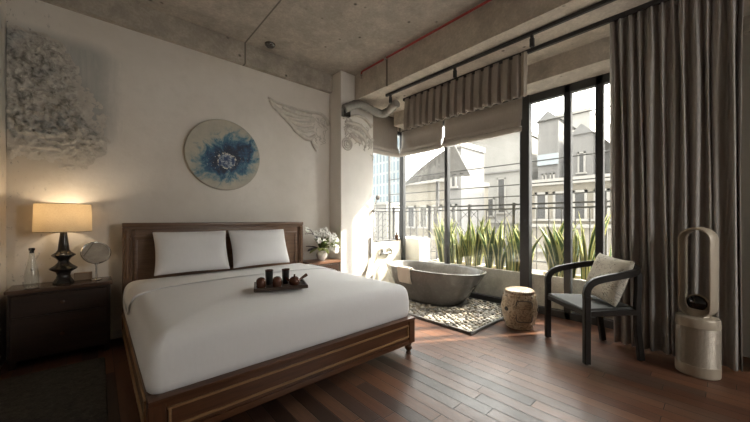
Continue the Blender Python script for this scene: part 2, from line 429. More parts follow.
def rect(a, b, ch=.15):
    a, b = a / 2, b / 2; c = min(a, b) * ch * 2
    return [(-a + c, -b), (a - c, -b), (a, -b + c), (a, b - c), (a - c, b), (-a + c, b), (-a, b - c), (-a, -b + c)]
def tube(bm, pts, r, n=10, closed=False, up=(0, 0, 1), scale=None): return sweep(bm, pts, circ(r, n), up, closed, scale)
def smooth_path(pts, k=8):
    """Catmull-Rom through pts"""
    P = [Vector(p) for p in pts]; P = [2 * P[0] - P[1]] + P + [2 * P[-1] - P[-2]]; o = []
    for i in range(1, len(P) - 2):
        a, b, c, d = P[i - 1:i + 3]
        for j in range(k):
            t = j / k
            o.append(.5 * (2 * b + (c - a) * t + (2 * a - 5 * b + 4 * c - d) * t * t + (3 * b - a - 3 * c + d) * t ** 3))
    o.append(P[-2]); return o
def rrect(hx, hy, rc, n=6):
    o = []
    for cx, cy, a0 in ((hx - rc, hy - rc, 0), (-hx + rc, hy - rc, 90), (-hx + rc, -hy + rc, 180), (hx - rc, -hy + rc, 270)):
        for i in range(n + 1):
            a = R(a0 + 90 * i / n); o.append((cx + rc * math.cos(a), cy + rc * math.sin(a)))
    return o
def obj(name, bm, m, parent=None, smooth=True, sub=0, auto=True):
    me = bpy.data.meshes.new(name); bmesh.ops.recalc_face_normals(bm, faces=bm.faces[:])
    bm.to_mesh(me); bm.free(); return link(name, me, m, parent, smooth, sub, auto)
def link(name, me, m, parent=None, smooth=True, sub=0, auto=True):
    if isinstance(m, str): m = MAT[m]
    me.materials.append(m)
    o = bpy.data.objects.new(name, me); COL.objects.link(o)
    if smooth:
        me.polygons.foreach_set('use_smooth', [True] * len(me.polygons))
        if auto: me.set_sharp_from_angle(angle=R(38))
    if sub:
        s = o.modifiers.new('subdivision', 'SUBSURF'); s.levels = s.render_levels = sub
    if parent: o.parent = parent
    return o
def tag(o, label=None, cat=None, group=None, kind=None):
    if label: o['label'] = label
    if cat: o['category'] = cat
    if group: o['group'] = group
    if kind: o['kind'] = kind
    return o
def thing(name, label, cat, loc=(0, 0, 0), rz=0, group=None):
    o = bpy.data.objects.new(name, None); COL.objects.link(o); o.location = loc; o.rotation_euler = (0, 0, rz)
    return tag(o, label, cat, group)
def local(root, bm):
    """bring a mesh drawn in room coordinates into ROOT's own frame"""
    bmesh.ops.translate(bm, vec=-root.location, verts=bm.verts[:]); return bm
def wobj(name, bm, m, root, **k): return obj(name, local(root, bm), m, root, **k)
def struct(name, bm, m, parent=None, label=None, **k):
    o = obj(name, bm, m, parent, **k)
    if not parent: tag(o, label, name.split('_')[0] if label else None, kind='structure')
    return o
def based(name, bm, m, loc, label, cat, group=None, rz=0, **k):
    """a thing that is one mesh, drawn in room coordinates, with its origin moved to LOC"""
    bmesh.ops.translate(bm, vec=-Vector(loc), verts=bm.verts[:])
    o = obj(name, bm, m, **k); o.location = loc; o.rotation_euler.z = rz
    return tag(o, label, cat, group)
rnd = random.Random(7)

# ------------------------------------------------------------------ room shell
D, XL, XW, YB, H = 4.05, -.58, 4.19, -2.4, 3.41
struct('floor', box(BM(), (XL - .2, YB - .2, -.12), (XW + .06, D + .2, 0)), 'floor', label='dark reddish wood plank floor of the bedroom', smooth=False)
struct('ceiling', box(BM(), (XL - .2, YB - .2, H), (XW + .4, D + .2, H + .2)), 'ceiling', label='raw grey concrete ceiling slab', smooth=False)
struct('wall_back', box(BM(), (XL - .2, D, 0), (2.8, D + .2, H)), 'wall', label='plastered wall behind the bed', smooth=False)
struct('wall_left', box(BM(), (XL - .2, YB, 0), (XL, D, H)), 'wall', label='left side wall at the frame edge', smooth=False)
b = BM()                                                 # unseen opening added behind the viewer to light curtain and bed front
for lo, hi in (((XL - .2, 0), (2.55, H)), ((3.55, 0), (XW, H)), ((2.55, 0), (3.55, 1.2)), ((2.55, 2.6), (3.55, H))): box(b, (lo[0], YB - .2, lo[1]), (hi[0], YB, hi[1]))
struct('wall_front', b, 'white_wall', label='wall behind the viewer with an opening added for fill light', smooth=False)
b = box(BM(), (3.78, YB, 0), (XW + .3, -.2, H)); struct('wall_side', b, 'dark_wall', label='dark brown panelled wall right of the curtain', smooth=False)
struct('wall_right', box(BM(), (XW, -.2, 0), (XW + .05, .70, 2.8)), 'white_wall', label='wall stub hidden behind the long curtain', smooth=False)
struct('trim_1', box(BM(), (2.95, YB, 3.025), (XW + .3, D, H)), 'beam_win', label='deep concrete beam along the window side', smooth=False)
b = BM(); box(b, (XL, 3.97, 3.148), (2.69, D, H), .004, 1); struct('trim_2', b, 'beam', label='concrete beam above the bed wall', smooth=False)
struct('trim_4', box(box(BM(), (3.33, 3.90, 2.80), (XW + .3, D, 3.025)), (4.14, 3.74, 2.80), (XW + .3, 3.90, 3.025)), 'beam_win', label='short concrete lintel over the corner window', smooth=False)
struct('trim_3', box(BM(), (3.80, -.2, 2.80), (XW + .3, 3.74, 3.025)), 'beam_win', label='concrete lintel above the window', smooth=False)
b = BM(); box(b, (XL, D - .018, 0), (2.69, D, .09), .004, 1); struct('baseboard_back', b, 'white_wall', label='white baseboard under the bed wall', smooth=False)
b = BM(); box(b, (2.69, 3.75, 0), (3.33, D + .2, H), .012, 2); struct('column', b, 'white_wall', label='white plastered column at the end of the bed wall', smooth=False)
# parapet below the corner window
b = BM(); box(b, (3.33, 3.90, 0), (XW + .08, 4.05, .80), .006, 1); struct('wall_sill', b, 'sill', label='cream parapet under the corner window', smooth=False)

# side window and sliding door: frames, mullions and panes
def window(name, label):
    o = bpy.data.objects.new(name, None); COL.objects.link(o); return tag(o, label, 'window', kind='structure')
FX0, FX1 = XW - .035, XW + .045
w1 = window('window_1', 'large fixed window beside the bathtub'); w1.location = (XW, 2.8, 0)
def post(root, y0, y1, z0=0., z1=2.82, mname='frame_metal', nm='mullion', x0=FX0, x1=FX1):
    b = BM(); box(b, (x0, y0, z0), (x1, y1, z1), .006, 1); return wobj(nm, b, mname, root, smooth=False)
post(w1, 3.86, 3.95, 0, 2.82, nm='corner_post')
post(w1, 2.895, 2.955)
b = BM(); box(b, (FX0, 1.75, 2.72), (FX1, 3.86, 2.80), .004, 1); box(b, (FX0, 1.75, 0), (FX1, 3.86, .09), .004, 1); wobj('window_frame', b, 'frame_metal', w1, smooth=False)
for y0, y1 in ((2.955, 3.86), (1.75, 2.895)):
    b = BM(); box(b, (XW - .004, y0, .09), (XW + .004, y1, 2.72)); wobj('glass_pane', b, 'glass', w1, smooth=False)
d1 = window('door_1', 'black framed sliding glass door behind the armchair'); d1.location = (XW, 1.2, 0)
post(d1, 1.63, 1.75, nm='jamb', x0=FX0 - .02); post(d1, 1.165, 1.24, nm='stile'); post(d1, .85, .925, nm='stile')
post(d1, .70, .76, nm='jamb')
b = BM(); box(b, (FX0, .70, 2.70), (FX1, 1.65, 2.80), .004, 1); box(b, (FX0, .70, 0), (FX1, 1.65, .085), .004, 1); wobj('door_frame', b, 'frame_metal', d1, smooth=False)
for y0, y1 in ((1.24, 1.63), (.925, 1.165), (.76, .85)):
    b = BM(); box(b, (XW - .004, y0, .085), (XW + .004, y1, 2.70)); wobj('glass_pane', b, 'glass', d1, smooth=False)
w2 = window('window_2', 'narrow corner window above the cream parapet'); w2.location = (3.77, 3.95, .8)
b = BM(); box(b, (3.33, 3.91, .80), (3.36, 3.98, 2.8), .004, 1); box(b, (3.36, 3.91, .80), (4.155, 3.98, .825), .004, 1); box(b, (3.36, 3.91, 2.74), (4.155, 3.98, 2.8), .004, 1); wobj('window_frame', b, 'frame_metal', w2, smooth=False)
b = BM(); box(b, (3.36, 3.941, .825), (4.155, 3.949, 2.74)); wobj('glass_pane', b, 'glass', w2, smooth=False)
# ------------------------------------------------------------------ outdoors: balcony, planters, railing, town
struct('balcony_floor', box(BM(), (XW + .06, -1.5, -.15), (5.25, 5.1, -.0)), 'paver', label='paved balcony floor outside the window', smooth=False)
b = BM(); box(b, (3.0, 4.25, -.15), (4.25, 5.1, -.0)); struct('balcony_ledge', b, 'paver', label='paved ledge outside the corner window', smooth=False)
struct('street_ground', box(BM(), (5.3, -60, -12.2), (120, 120, -12)), plain('street_asphalt', (.4, .39, .37), .9), label='street far below the balcony', smooth=False)
b = BM(); box(b, (4.30, 3.60, 0), (4.62, 4.2, .84), .006, 1); struct('balcony_wall', b, 'white_wall', label='white end wall past the planters', smooth=False)

def planter(y0, y1, label):
    t = thing('planter', label, 'planter', (4.47, (y0 + y1) / 2, 0), group='concrete planters on the balcony')
    b = BM(); x0, x1, h, th = 4.29, 4.66, .47, .04
    box(b, (x0, y0, 0), (x0 + th, y1, h), .006, 1); box(b, (x1 - th, y0, 0), (x1, y1, h), .006, 1)
    box(b, (x0 + th, y0, 0), (x1 - th, y0 + th, h), .004, 1); box(b, (x0 + th, y1 - th, 0), (x1 - th, y1, h), .004, 1); box(b, (x0 + th, y0 + th, 0), (x1 - th, y1 - th, .04))
    wobj('box', b, 'planter', t, smooth=False)
    b = BM(); box(b, (x0 + th, y0 + th, .04), (x1 - th, y1 - th, h - .04)); wobj('soil', b, 'soil', t, smooth=False)
planter(2.47, 3.40, 'pale concrete planter full of snake plants right behind the bathtub')
planter(1.69, 2.45, 'pale concrete planter with a seam, between bathtub and garden stool')
planter(.30, 1.67, 'pale concrete planter behind the armchair and sliding door')

def snake_plant(seed):
    r = random.Random(seed); bm = BM(); lay = bm.loops.layers.float_color.new('edge') if False else None
    vals = []
    for i in range(r.randint(8, 11)):
        a = r.uniform(0, 6.28); rad = r.uniform(.0, .055); h = r.uniform(.45, .84); lean = r.uniform(.08, .46) * h; wd = r.uniform(.034, .05)
        bx, by = rad * math.cos(a), rad * math.sin(a); la = a + r.uniform(-.6, .6); fa = r.uniform(0, 3.14); tw = r.uniform(-.7, .7)
        n = 9; rows = []
        for j in range(n + 1):
            t = j / n; wv = wd * (min(1, .55 + 1.2 * t) if t < .45 else 1) * (1 - max(0, (t - .45) / .55) ** 1.8) + .0008
            c = Vector((bx + math.cos(la) * lean * t * t, by + math.sin(la) * lean * t * t, h * t))
            f = fa + tw * t; s = Vector((math.cos(f), math.sin(f), 0)); nrm = Vector((-math.sin(f), math.cos(f), 0))
            row = []
            for q in (-1, -.6, 0, .6, 1):
                row.append(bm.verts.new(c + s * wv * q + nrm * (wv * .45 * (q * q - .3)))); vals.append(abs(q))
            rows.append(row)
        for p, q in zip(rows, rows[1:]):
            for k in range(4): bm.faces.new((p[k], p[k + 1], q[k + 1], q[k]))
    bm.verts.index_update()
    me = bpy.data.meshes.new('snake_plant'); bm.to_mesh(me); bm.free()
    at = me.attributes.new('edge', 'FLOAT', 'POINT')
    at.data.foreach_set('value', vals)
    return me
SP = [snake_plant(s) for s in (3, 11, 23, 31)]
for me in SP: me.materials.append(MAT['leaf'])
def place_plant(i, x, y, s):
    o = bpy.data.objects.new('snake_plant', SP[i % 4]); COL.objects.link(o)
    m = o.modifiers.new('thickness', 'SOLIDIFY'); m.thickness = .004
    o.location = (x, y, .428); o.rotation_euler.z = rnd.uniform(0, 6.28); o.scale = (s, s, s)
    return o
PL = [(2.58, 2.70, 2.84, 2.98, 3.12, 3.27), (1.8, 1.93, 2.06, 2.2, 2.34), (.84, 1.1, 1.22, 1.36, 1.5)]
lab = ['snake plant with upright yellow-edged leaves in the planter behind the bathtub', 'snake plant with yellow-edged leaves in the planter between tub and door', 'snake plant with yellow-edged leaves in the planter behind the armchair']
k = 0
for ys, lb in zip(PL, lab):
    for y in ys:
        o = place_plant(k, 4.47 + rnd.uniform(-.06, .06), y + rnd.uniform(-.03, .03), rnd.uniform(.86, 1.08) * (.7 if y < 1 else 1)); k += 1
        tag(o, lb, 'plant', lb.replace('snake plant', 'snake plants'))

def railing():
    t = thing('balcony_railing', 'black wrought iron balcony railing with lattice panels beyond the planters', 'railing', (5.0, 2.5, 0))
    X = 5.0
    for z in (1.43, 1.36, .55, .12):
        b = BM(); box(b, (X - .014, -1.4, z - .012), (X + .014, 4.95, z + .012)); wobj('rail', b, 'rail_metal', t, smooth=False)
    for y in (-1.38, -.2, 1.0, 2.2, 3.0, 3.9, 4.93):
        b = BM(); box(b, (X - .022, y - .022, 0), (X + .022, y + .022, 1.46)); wobj('post', b, 'rail_metal', t, smooth=False)
    for y0, y1 in ((-1.38, -.2), (-.2, 1.0), (1.0, 2.2), (2.2, 3.0), (3.0, 3.9), (3.9, 4.93)):
        b = BM(); n = max(3, round((y1 - y0) / .17)); s = (y1 - y0) / n
        for i in range(1, n): box(b, (X - .006, y0 + i * s - .006, .12), (X + .006, y0 + i * s + .006, 1.36))
        if y1 > 2.5:
            m = round((1.36 - .55) / s)
            for i in range(n):
                for j in range(m):
                    if (i + j) % 2: continue
                    z0 = .55 + j * .81 / m; z1 = .55 + (j + 1) * .81 / m
                    tube(b, [(X, y0 + i * s, z0), (X, y0 + (i + 1) * s, z1)], .005, 4, up=(1, 0, 0)); tube(b, [(X, y0 + i * s, z1), (X, y0 + (i + 1) * s, z0)], .005, 4, up=(1, 0, 0))
        wobj('lattice', b, 'rail_metal', t, smooth=False)
    # return along the corner side
    Y = 4.95
    b = BM()
    for z in (1.43, 1.36, .55, .12): box(b, (3.0, Y - .012, z - .012), (X, Y + .012, z + .012))
    for i in range(15): box(b, (3.05 + i * .135, Y - .006, .12), (3.062 + i * .135, Y + .006, 1.36))
    r2 = random.Random(2)
    for i in range(14):
        x0 = 3.05 + i * .135; z = .6
        while z < 1.3:
            p = [(x0, Y, z), (x0 + .06, Y, z + .07), (x0 + .12, Y, z + .03 + r2.uniform(0, .1))]
            tube(b, smooth_path(p, 4), .006, 4, up=(0, 1, 0)); z += .13
    wobj('side_panel', b, 'rail_metal', t, smooth=False)
railing()
for z, lb in ((2.63, 'thin black cable across the view, highest of the four balcony cables'), (2.06, 'thin black cable across the view, second highest balcony cable'), (1.735, 'thin black cable across the view, third of the balcony cables down'), (1.56, 'thin black cable just above the railing, lowest balcony cable')):
    b = BM(); tube(b, [(4.8, -1.4, z), (4.8, 1.5, z - .012), (4.8, 4.9, z)], .009, 6)
    based('balcony_cable', b, 'rail_metal', (4.8, 1.5, z), lb, 'cable', 'cables above the balcony railing')
# poles carrying the cables
for y, lb in ((4.86, 'slim dark pole carrying cables at the balcony corner'), (-1.36, 'slim dark pole carrying cables at the near balcony end')):
    b = BM(); box(b, (4.78, y - .02, 0), (4.82, y + .02, 2.7), .003, 1); based('cable_pole', b, 'rail_metal', (4.8, y, 0), lb, 'pole', smooth=False)

def stained(name, c, d=.75):
    k = NB(name); co = k.co(); st = k.noise(k.co((1, 1, .12)), 1.3, 5, .7); sp = k.noise(co, 3, 5, .7)
    w = k.mix(k.rng(st, .42, .72), c, tuple(v * d for v in c))
    k.col(k.mix(k.rng(sp, .5, .75, 0, .35), w, tuple(v * .7 for v in c))); k.rough(.85); return k.m
HZ = (.27, .262, .245)
MATF = {
 'tower': facade('tower_facade', (.24, .262, .27), (.10, .135, .16), .75, 1.7, .45, .8),
 'white': stained('white_render', (0.264, 0.258, 0.242), .85),
 'cream': stained('cream_render_wall', (0.230, 0.212, 0.178), .75),
 'grey': stained('grey_stone_wall', (.19, .186, .18), .75),
 'far': stained('hazy_white_wall', (0.281, 0.276, 0.264), .9),
 'tile': plain('grey_roof_sheet', (.15, .149, .147), .7, var=.25, scale=2),
 'pale': plain('pale_concrete_band', HZ, .8),
 'blue': plain('pale_blue_band', (.26, .29, .31), .6),
 'glass': plain('dark_window_glass', (.07, .07, .07), .25, var=.3, scale=1),
}
def building(label, x0, x1, y0, y1, z1, mname, roof='flat', hh=None, wins=(), bands=()):
    """wins: (y0, y1, z0, z1) on the side facing the room; bands: (z, height, material)"""
    z0 = -12; t = thing('building', label, 'building', ((x0 + x1) / 2, (y0 + y1) / 2, z0))
    b = BM(); box(b, (x0, y0, z0), (x1, y1, z1)); wobj('facade', b, MATF[mname], t, smooth=False)
    b = BM()
    if roof == 'gable':
        ym = (y0 + y1) / 2; o_ = .06
        vs = [b.verts.new(p) for p in ((x0 - o_, y0 - o_, z1), (x0 - o_, y1 + o_, z1), (x0 - o_, ym, z1 + hh), (x1, y0 - o_, z1), (x1, y1 + o_, z1), (x1, ym, z1 + hh))]
        for f in ((0, 2, 1), (3, 4, 5), (0, 3, 5, 2), (1, 2, 5, 4), (0, 1, 4, 3)): b.faces.new([vs[i] for i in f])
        wobj('roof', b, MATF['tile'], t, smooth=False)
    else:
        box(b, (x0 - .12, y0 - .05, z1), (x1, y1 + .05, z1 + .18)); wobj('parapet', b, MATF['pale'], t, smooth=False)
    for z, h, m in bands:
        b = BM(); box(b, (x0 - .08, y0, z), (x0, y1, z + h)); wobj('floor_band', b, MATF[m], t, smooth=False)
    for a0, a1, c0, c1 in wins:
        b = BM(); box(b, (x0 - .05, a0, c0), (x0, a0 + .06, c1)); box(b, (x0 - .05, a1 - .06, c0), (x0, a1, c1)); box(b, (x0 - .05, a0, c1 - .06), (x0, a1, c1)); box(b, (x0 - .09, a0 - .05, c0 - .06), (x0, a1 + .05, c0))
        f = wobj('window_surround', b, MATF['pale'], t, smooth=False)
        b = BM(); box(b, (x0 - .02, a0 + .06, c0), (x0, a1 - .06, c1 - .06)); wobj('pane', b, MATF['glass'], t, smooth=False).parent = f
    return t
building('tall bluish glass tower seen through the corner window', 33, 34.5, 30.5, 52, 38, 'tower')
building('white low block in front of the bluish tower', 15, 22, 15.5, 22, 2.2, 'white')
building('cream building under the grey awning', 9, 12, 6.35, 8.3, 2.5, 'cream', wins=((6.5, 6.9, .9, 1.7), (7.1, 7.5, .9, 1.7), (7.7, 8.1, .9, 1.7)), bands=((.45, .12, 'pale'),))
building('narrow grey stone tower right of the thin mullion', 9, 10.5, 5.72, 6.28, 3.6, 'grey', wins=((5.88, 6.12, 2.3, 3.0), (5.88, 6.12, 1.1, 1.7)))
building('large white building filling the middle of the window', 14, 22, 5.85, 8.75, 5.1, 'white', wins=((7.75, 8.35, 1.35, 2.45), (7.1, 7.5, 1.35, 2.2), (6.55, 6.95, 1.5, 3.1), (6.55, 6.95, -.2, .9), (7.3, 8.1, -.4, .7)), bands=((1.0, .15, 'pale'), (3.35, .06, 'grey')))
building('grey building with steep gable seen through the sliding door', 14, 19, 4.36, 5.15, 5.3, 'grey', 'gable', .42, wins=((4.5, 4.68, 2.4, 3.1), (4.8, 4.98, 2.4, 3.1)), bands=((3.45, .45, 'blue'),))
building('hazy white block between the two gabled buildings', 24, 30, 5.6, 8.1, 8.3, 'far', wins=((6.0, 6.6, 4.2, 5.4), (7.0, 7.6, 4.2, 5.4)))
building('smaller grey gabled building beside the curtain edge', 14, 17, 3.2, 3.9, 4.5, 'grey', 'gable', .4, wins=((3.42, 3.68, 3.0, 3.8),))
building('long low terrace with dark windows behind the sliding door', 10, 12.5, 1.2, 3.95, 2.2, 'cream', wins=tuple((1.4 + i * .5, 1.75 + i * .5, 1.2, 2.0) for i in range(5)), bands=((.95, .1, 'pale'), (.2, .1, 'pale')))
building('white block mostly hidden by the curtain', 14, 20, -8, 2.6, 7, 'far', wins=((1.9, 2.3, 2.5, 3.6), (1.9, 2.3, 4.4, 5.5)))
# corrugated awning
t = thing('awning', 'grey corrugated awning sloping out over the neighbouring roof', 'awning', (6.4, 4.9, 1.9))
b = BM(); n = 40
def aw(i, j): return (5.95 + .95 * j, 3.95 + 1.1 * (i / n) + 1.15 * j * (i / n + .15), 2.86 - .46 * (i / n) ** 1.3 + .010 * math.cos(i * 1.6) - (.16 + .42 * (1 - i / n)) * j)
vs = [[b.verts.new(aw(i, j)) for j in range(2)] for i in range(n + 1)]
for i in range(n): b.faces.new((vs[i][0], vs[i + 1][0], vs[i + 1][1], vs[i][1]))
o = wobj('sheet', b, MATF['tile'], t); md = o.modifiers.new('thickness', 'SOLIDIFY'); md.thickness = .02
b = BM(); tube(b, [aw(0, .9), aw(n // 2, .93), aw(n, .95)], .022, 6); wobj('support_bar', b, 'rail_metal', t)
b = BM(); box(b, (6.75, 5.0, -12), (6.82, 5.07, 2.2)); wobj('mast', b, 'rail_metal', t, smooth=False)
# ------------------------------------------------------------------ ceiling fittings
t = thing('sprinkler_pipe', 'red sprinkler pipe running along the ceiling beam', 'pipe', (2.885, 1.5, 3.37))
b = BM(); tube(b, [(2.885, YB, 3.365), (2.885, 3.47, 3.365), (2.885, 3.505, 3.355), (2.885, 3.512, 3.325)], .013, 10, up=(1, 0, 0)); wobj('pipe', b, 'red_pipe', t)
b = BM(); lathe(b, [(.008, 3.265), (.02, 3.268), (.02, 3.274), (.008, 3.276), (.007, 3.30), (.022, 3.303), (.024, 3.315), (.014, 3.327)], 14, (2.885, 3.512)); wobj('sprinkler_head', b, 'chrome', t)
for y in (3.0, 1.4, -.2):
    b = BM(); tube(b, [(2.885, y, 3.34), (2.885, y, 3.41)], .005, 6, up=(1, 0, 0)); lathe(b, [(.02, 3.345), (.024, 3.352), (.024, 3.378), (.02, 3.385)], 12, (2.885, y)); wobj('hanger', b, 'chrome', t)
b = BM(); lathe(b, [(.01, 3.372), (.045, 3.376), (.05, 3.385), (.06, 3.392), (.065, 3.41)], 20, (1.62, 3.79)); based('ceiling_boss', b, 'dark_chrome', (1.62, 3.79, 3.372), 'small round metal fitting on the concrete ceiling above the bed', 'ceiling fitting')

t = thing('track_rail', 'black light track under the beam, nearer of two rails', 'rail', (3.14, 1, 3.0))
b = BM(); box(b, (3.122, YB + .3, 2.985), (3.158, 3.25, 3.02), .004, 1); wobj('rail', b, 'black_metal', t, smooth=False)
for y in (3.16, 2.08, 1.21, .1):
    b = BM(); box(b, (3.126, y - .012, 2.955), (3.154, y + .012, 2.99)); box(b, (3.122, y - .02, 2.87), (3.158, y + .02, 2.957), .006, 1); wobj('adapter', b, 'black_metal', t, smooth=False)
t = thing('curtain_rail', 'black curtain rail under the beam carrying curtain and valance', 'rail', (3.46, 1.5, 3.0))
b = BM(); box(b, (3.44, -.18, 2.985), (3.48, 3.2, 3.025), .004, 1); wobj('rail', b, 'black_metal', t, smooth=False)

# wrapped duct crossing from the column
t = thing('wrapped_duct', 'silver wrapped duct bending across the top of the column', 'duct', (3.0, 3.68, 2.9))
P = smooth_path([(2.70, 3.69, 2.82), (2.80, 3.66, 2.88), (2.93, 3.65, 2.935), (3.08, 3.63, 2.925), (3.26, 3.6, 2.88), (3.36, 3.55, 2.865), (3.39, 3.45, 2.89), (3.36, 3.32, 2.93), (3.36, 3.24, 2.945)], 7)
b = BM(); tube(b, P, .062, 14, scale=[1 + .07 * math.sin(i * 1.9) + .05 * math.sin(i * .7) for i in range(len(P))]); wobj('duct', b, 'foil', t)
b = BM(); box(b, (2.69, 3.68, 2.72), (2.82, 3.75, 2.86), .02, 2); wobj('end_collar', b, 'dark_chrome', t)

# ------------------------------------------------------------------ wall decorations
t = thing('wall_art', 'round cream and blue abstract painting on the wall above the bed', 'wall art', (1.148, D - .028, 1.975))
b = BM(); lathe(b, [(.42, -.022), (.425, -.012), (.425, .018), (.42, .026), (.0, .0265)], 72, caps=False, mtx=Matrix.Rotation(R(90), 4, 'X')); obj('canvas_disc', b, 'art', t)
b = BM(); lathe(b, [(.427, -.027), (.427, .012), (.4255, .012), (.4255, -.027)], 72, caps=False, mtx=Matrix.Rotation(R(90), 4, 'X')); obj('disc_edge', b, plain('pale_disc_edge', (.45, .42, .36), .7), t)

# rough flaking relief near the corner
def relief():
    b = BM(); nx, nz = 150, 190; X0, X1, Z0, Z1 = XL + .004, .16, 1.55, 3.0
    vs = []
    for j in range(nz + 1):
        row = []
        for i in range(nx + 1):
            x = X0 + (X1 - X0) * i / nx; z = Z0 + (Z1 - Z0) * j / nz
            p = Vector((x * 7, 0, z * 7))
            edge = noise.noise(Vector((x * 4, 3, z * 4))) * .22 + noise.noise(Vector((x * 11, 5, z * 11))) * .1
            # the rough area narrows towards the top and its right side bulges at mid height
            xr = -.02 + .12 * math.exp(-((z - 1.98) / .25) ** 2) - max(0, z - 2.35) * .42
            m = min(1, max(0, (xr - x + edge * .6) / .12)) * min(1, max(0, (z - 1.68 + edge * .5) / .18)) * min(1, max(0, (2.86 - z + edge) / .15))
            f = noise.fractal(p, .9, 2.1, 5); v = noise.voronoi(Vector((x * 22, 1, z * 22)))[0][0]
            h = (.008 + .022 * abs(noise.noise(p * 2.6)) + .014 * noise.fractal(p * 2.2, .8, 2.1, 5) + .022 * (v - .25)) * m
            low = 1 if z > 1.95 else .55
            h = max(-.004, h * low)
            # swirled grooves
            sw = math.hypot(x + .33, z - 2.06); h += .009 * m * math.sin(sw * 60 + 5 * f) * (1 if sw < .26 else 0)
            row.append(b.verts.new((x, D - .003 - max(h, -.002), z)))
        vs.append(row)
    for j in range(nz):
        for i in range(nx): b.faces.new((vs[j][i], vs[j][i + 1], vs[j + 1][i + 1], vs[j + 1][i]))
    # delete cells lying flat on the wall so only the raised patch remains
    dead = [f for f in b.faces if all(v.co.y > D - .006 for v in f.verts)]
    bmesh.ops.delete(b, geom=dead, context='FACES')
    o = based('plaster_relief', b, 'relief', (-.2, D, 2.2), 'rough flaking plaster relief on the wall above the lamp', 'wall relief', auto=False)
relief()

def feather(b, p0, p1, p2, w0, y, ny):
    """a raised curved quill with a soft vane from p0 over p1 to p2, in the plane with outward direction ny"""
    pts = smooth_path([p0, p1, p2], 8); n = len(pts)
    tube(b, [Vector((p[0], 0, p[1])) if len(p) == 2 else p for p in pts], w0, 6, up=(0, 1, 0), scale=[.35 + .65 * math.sin(math.pi * min(1, .12 + .88 * i / (n - 1))) ** .6 for i in range(n)])
def wing(label, pts_top, feathers, Y, loc, extra=None):
    b = BM()
    P = smooth_path([(x, Y, z) for x, z in pts_top], 8)
    flat = lambda a, c: [(a * math.cos(q * .628), c * math.sin(q * .628)) for q in range(10)]
    sweep(b, P, flat(.026, .032), up=(0, 1, 0), scale=[.55 + .5 * i / len(P) for i in range(len(P))])
    for f in feathers:
        P = smooth_path([(x, Y, z) for x, z in f], 6); n = len(P)
        sweep(b, P, flat(.031, .027), up=(0, 1, 0), scale=[.45 + .65 * math.sin(math.pi * (.1 + .8 * i / (n - 1))) for i in range(n)])
    if extra: extra(b)
    return based('wing_relief', b, MAT['wing'], loc, label, 'wall relief')
MAT['wing'] = plain('grey_plaster_wing', (.57, .535, .48), .85, var=.3, scale=20, bump=.5)
def ex(b):
    r = random.Random(5)
    for i in range(26):
        x = r.uniform(2.42, 2.62); z = r.uniform(2.38, 2.74)
        tube(b, smooth_path([(x, D - .004, z), (x + r.uniform(-.05, .05), D - .008, z - .03), (x + r.uniform(-.04, .05), D - .004, z - .07)], 4), .006, 5, up=(0, 1, 0))
    lathe(b, [(.03, 0), (.05, .006), (.03, .014), (.01, .012)], 14, mtx=Matrix.Translation((2.38, D, 2.68)) @ Matrix.Rotation(R(90), 4, 'X'))
wing('left half of a plaster wing relief on the wall above the vase', [(1.70, 2.83), (1.83, 2.79), (2.05, 2.77), (2.3, 2.775), (2.52, 2.79), (2.63, 2.72), (2.66, 2.64)],
     [[(1.72, 2.8), (1.84, 2.7), (2.1, 2.67), (2.36, 2.69)], [(1.82, 2.72), (1.95, 2.61), (2.15, 2.58), (2.36, 2.62)], [(1.93, 2.63), (2.05, 2.53), (2.2, 2.5), (2.38, 2.56)],
      [(2.02, 2.55), (2.12, 2.46), (2.25, 2.44), (2.4, 2.5)], [(2.12, 2.46), (2.22, 2.4), (2.32, 2.38), (2.42, 2.45)], [(2.36, 2.36), (2.42, 2.28), (2.46, 2.22)], [(1.9, 2.75), (2.1, 2.72), (2.36, 2.74)]],
     D - .013, (2.2, D, 2.6), ex)
def ex2(b):
    r = random.Random(9); Y = 3.75
    for i in range(60):
        x = r.uniform(2.74, 3.28); z = 2.78 - (x - 2.74) * r.uniform(.1, .75) - r.uniform(0, .25)
        tube(b, smooth_path([(x, Y - .004, z), (x + r.uniform(.0, .06), Y - .012, z - .03), (x + r.uniform(-.04, .05), Y - .004, z - .09)], 4), .008, 5, up=(0, 1, 0))
    for a in range(3):
        rr = .09 - a * .03
        tube(b, [(2.80 + rr * math.cos(q * .42), Y - .006 - a * .008, 2.33 + rr * math.sin(q * .42)) for q in range(15)], .012, 6, closed=True, up=(0, 1, 0))
wing('right half of a plaster wing relief with rosette on the white column', [(2.72, 2.70), (2.85, 2.76), (3.0, 2.8), (3.15, 2.78), (3.29, 2.68)],
     [[(2.76, 2.66), (2.95, 2.66), (3.1, 2.62), (3.25, 2.5)], [(2.8, 2.58), (2.95, 2.55), (3.08, 2.5), (3.18, 2.4)], [(2.86, 2.5), (2.96, 2.44), (3.06, 2.38)]], 3.737, (3.0, 3.75, 2.55), ex2)

# ------------------------------------------------------------------ bed
def turned_foot(x, y, h=.1):
    return lathe(BM(), [(.018, 0), (.024, .008), (.016, .022), (.02, .03), (.034, .05), (.034, .064), (.024, .074), (.03, .082), (.03, h)], 18, (x, y))
BX0, BX1, BY0, BY1 = .176, 2.108, 1.81, 3.90
bed = thing('bed', 'wide walnut bed frame with panelled headboard and moulded rails', 'bed', ((BX0 + BX1) / 2, 2.8, 0))
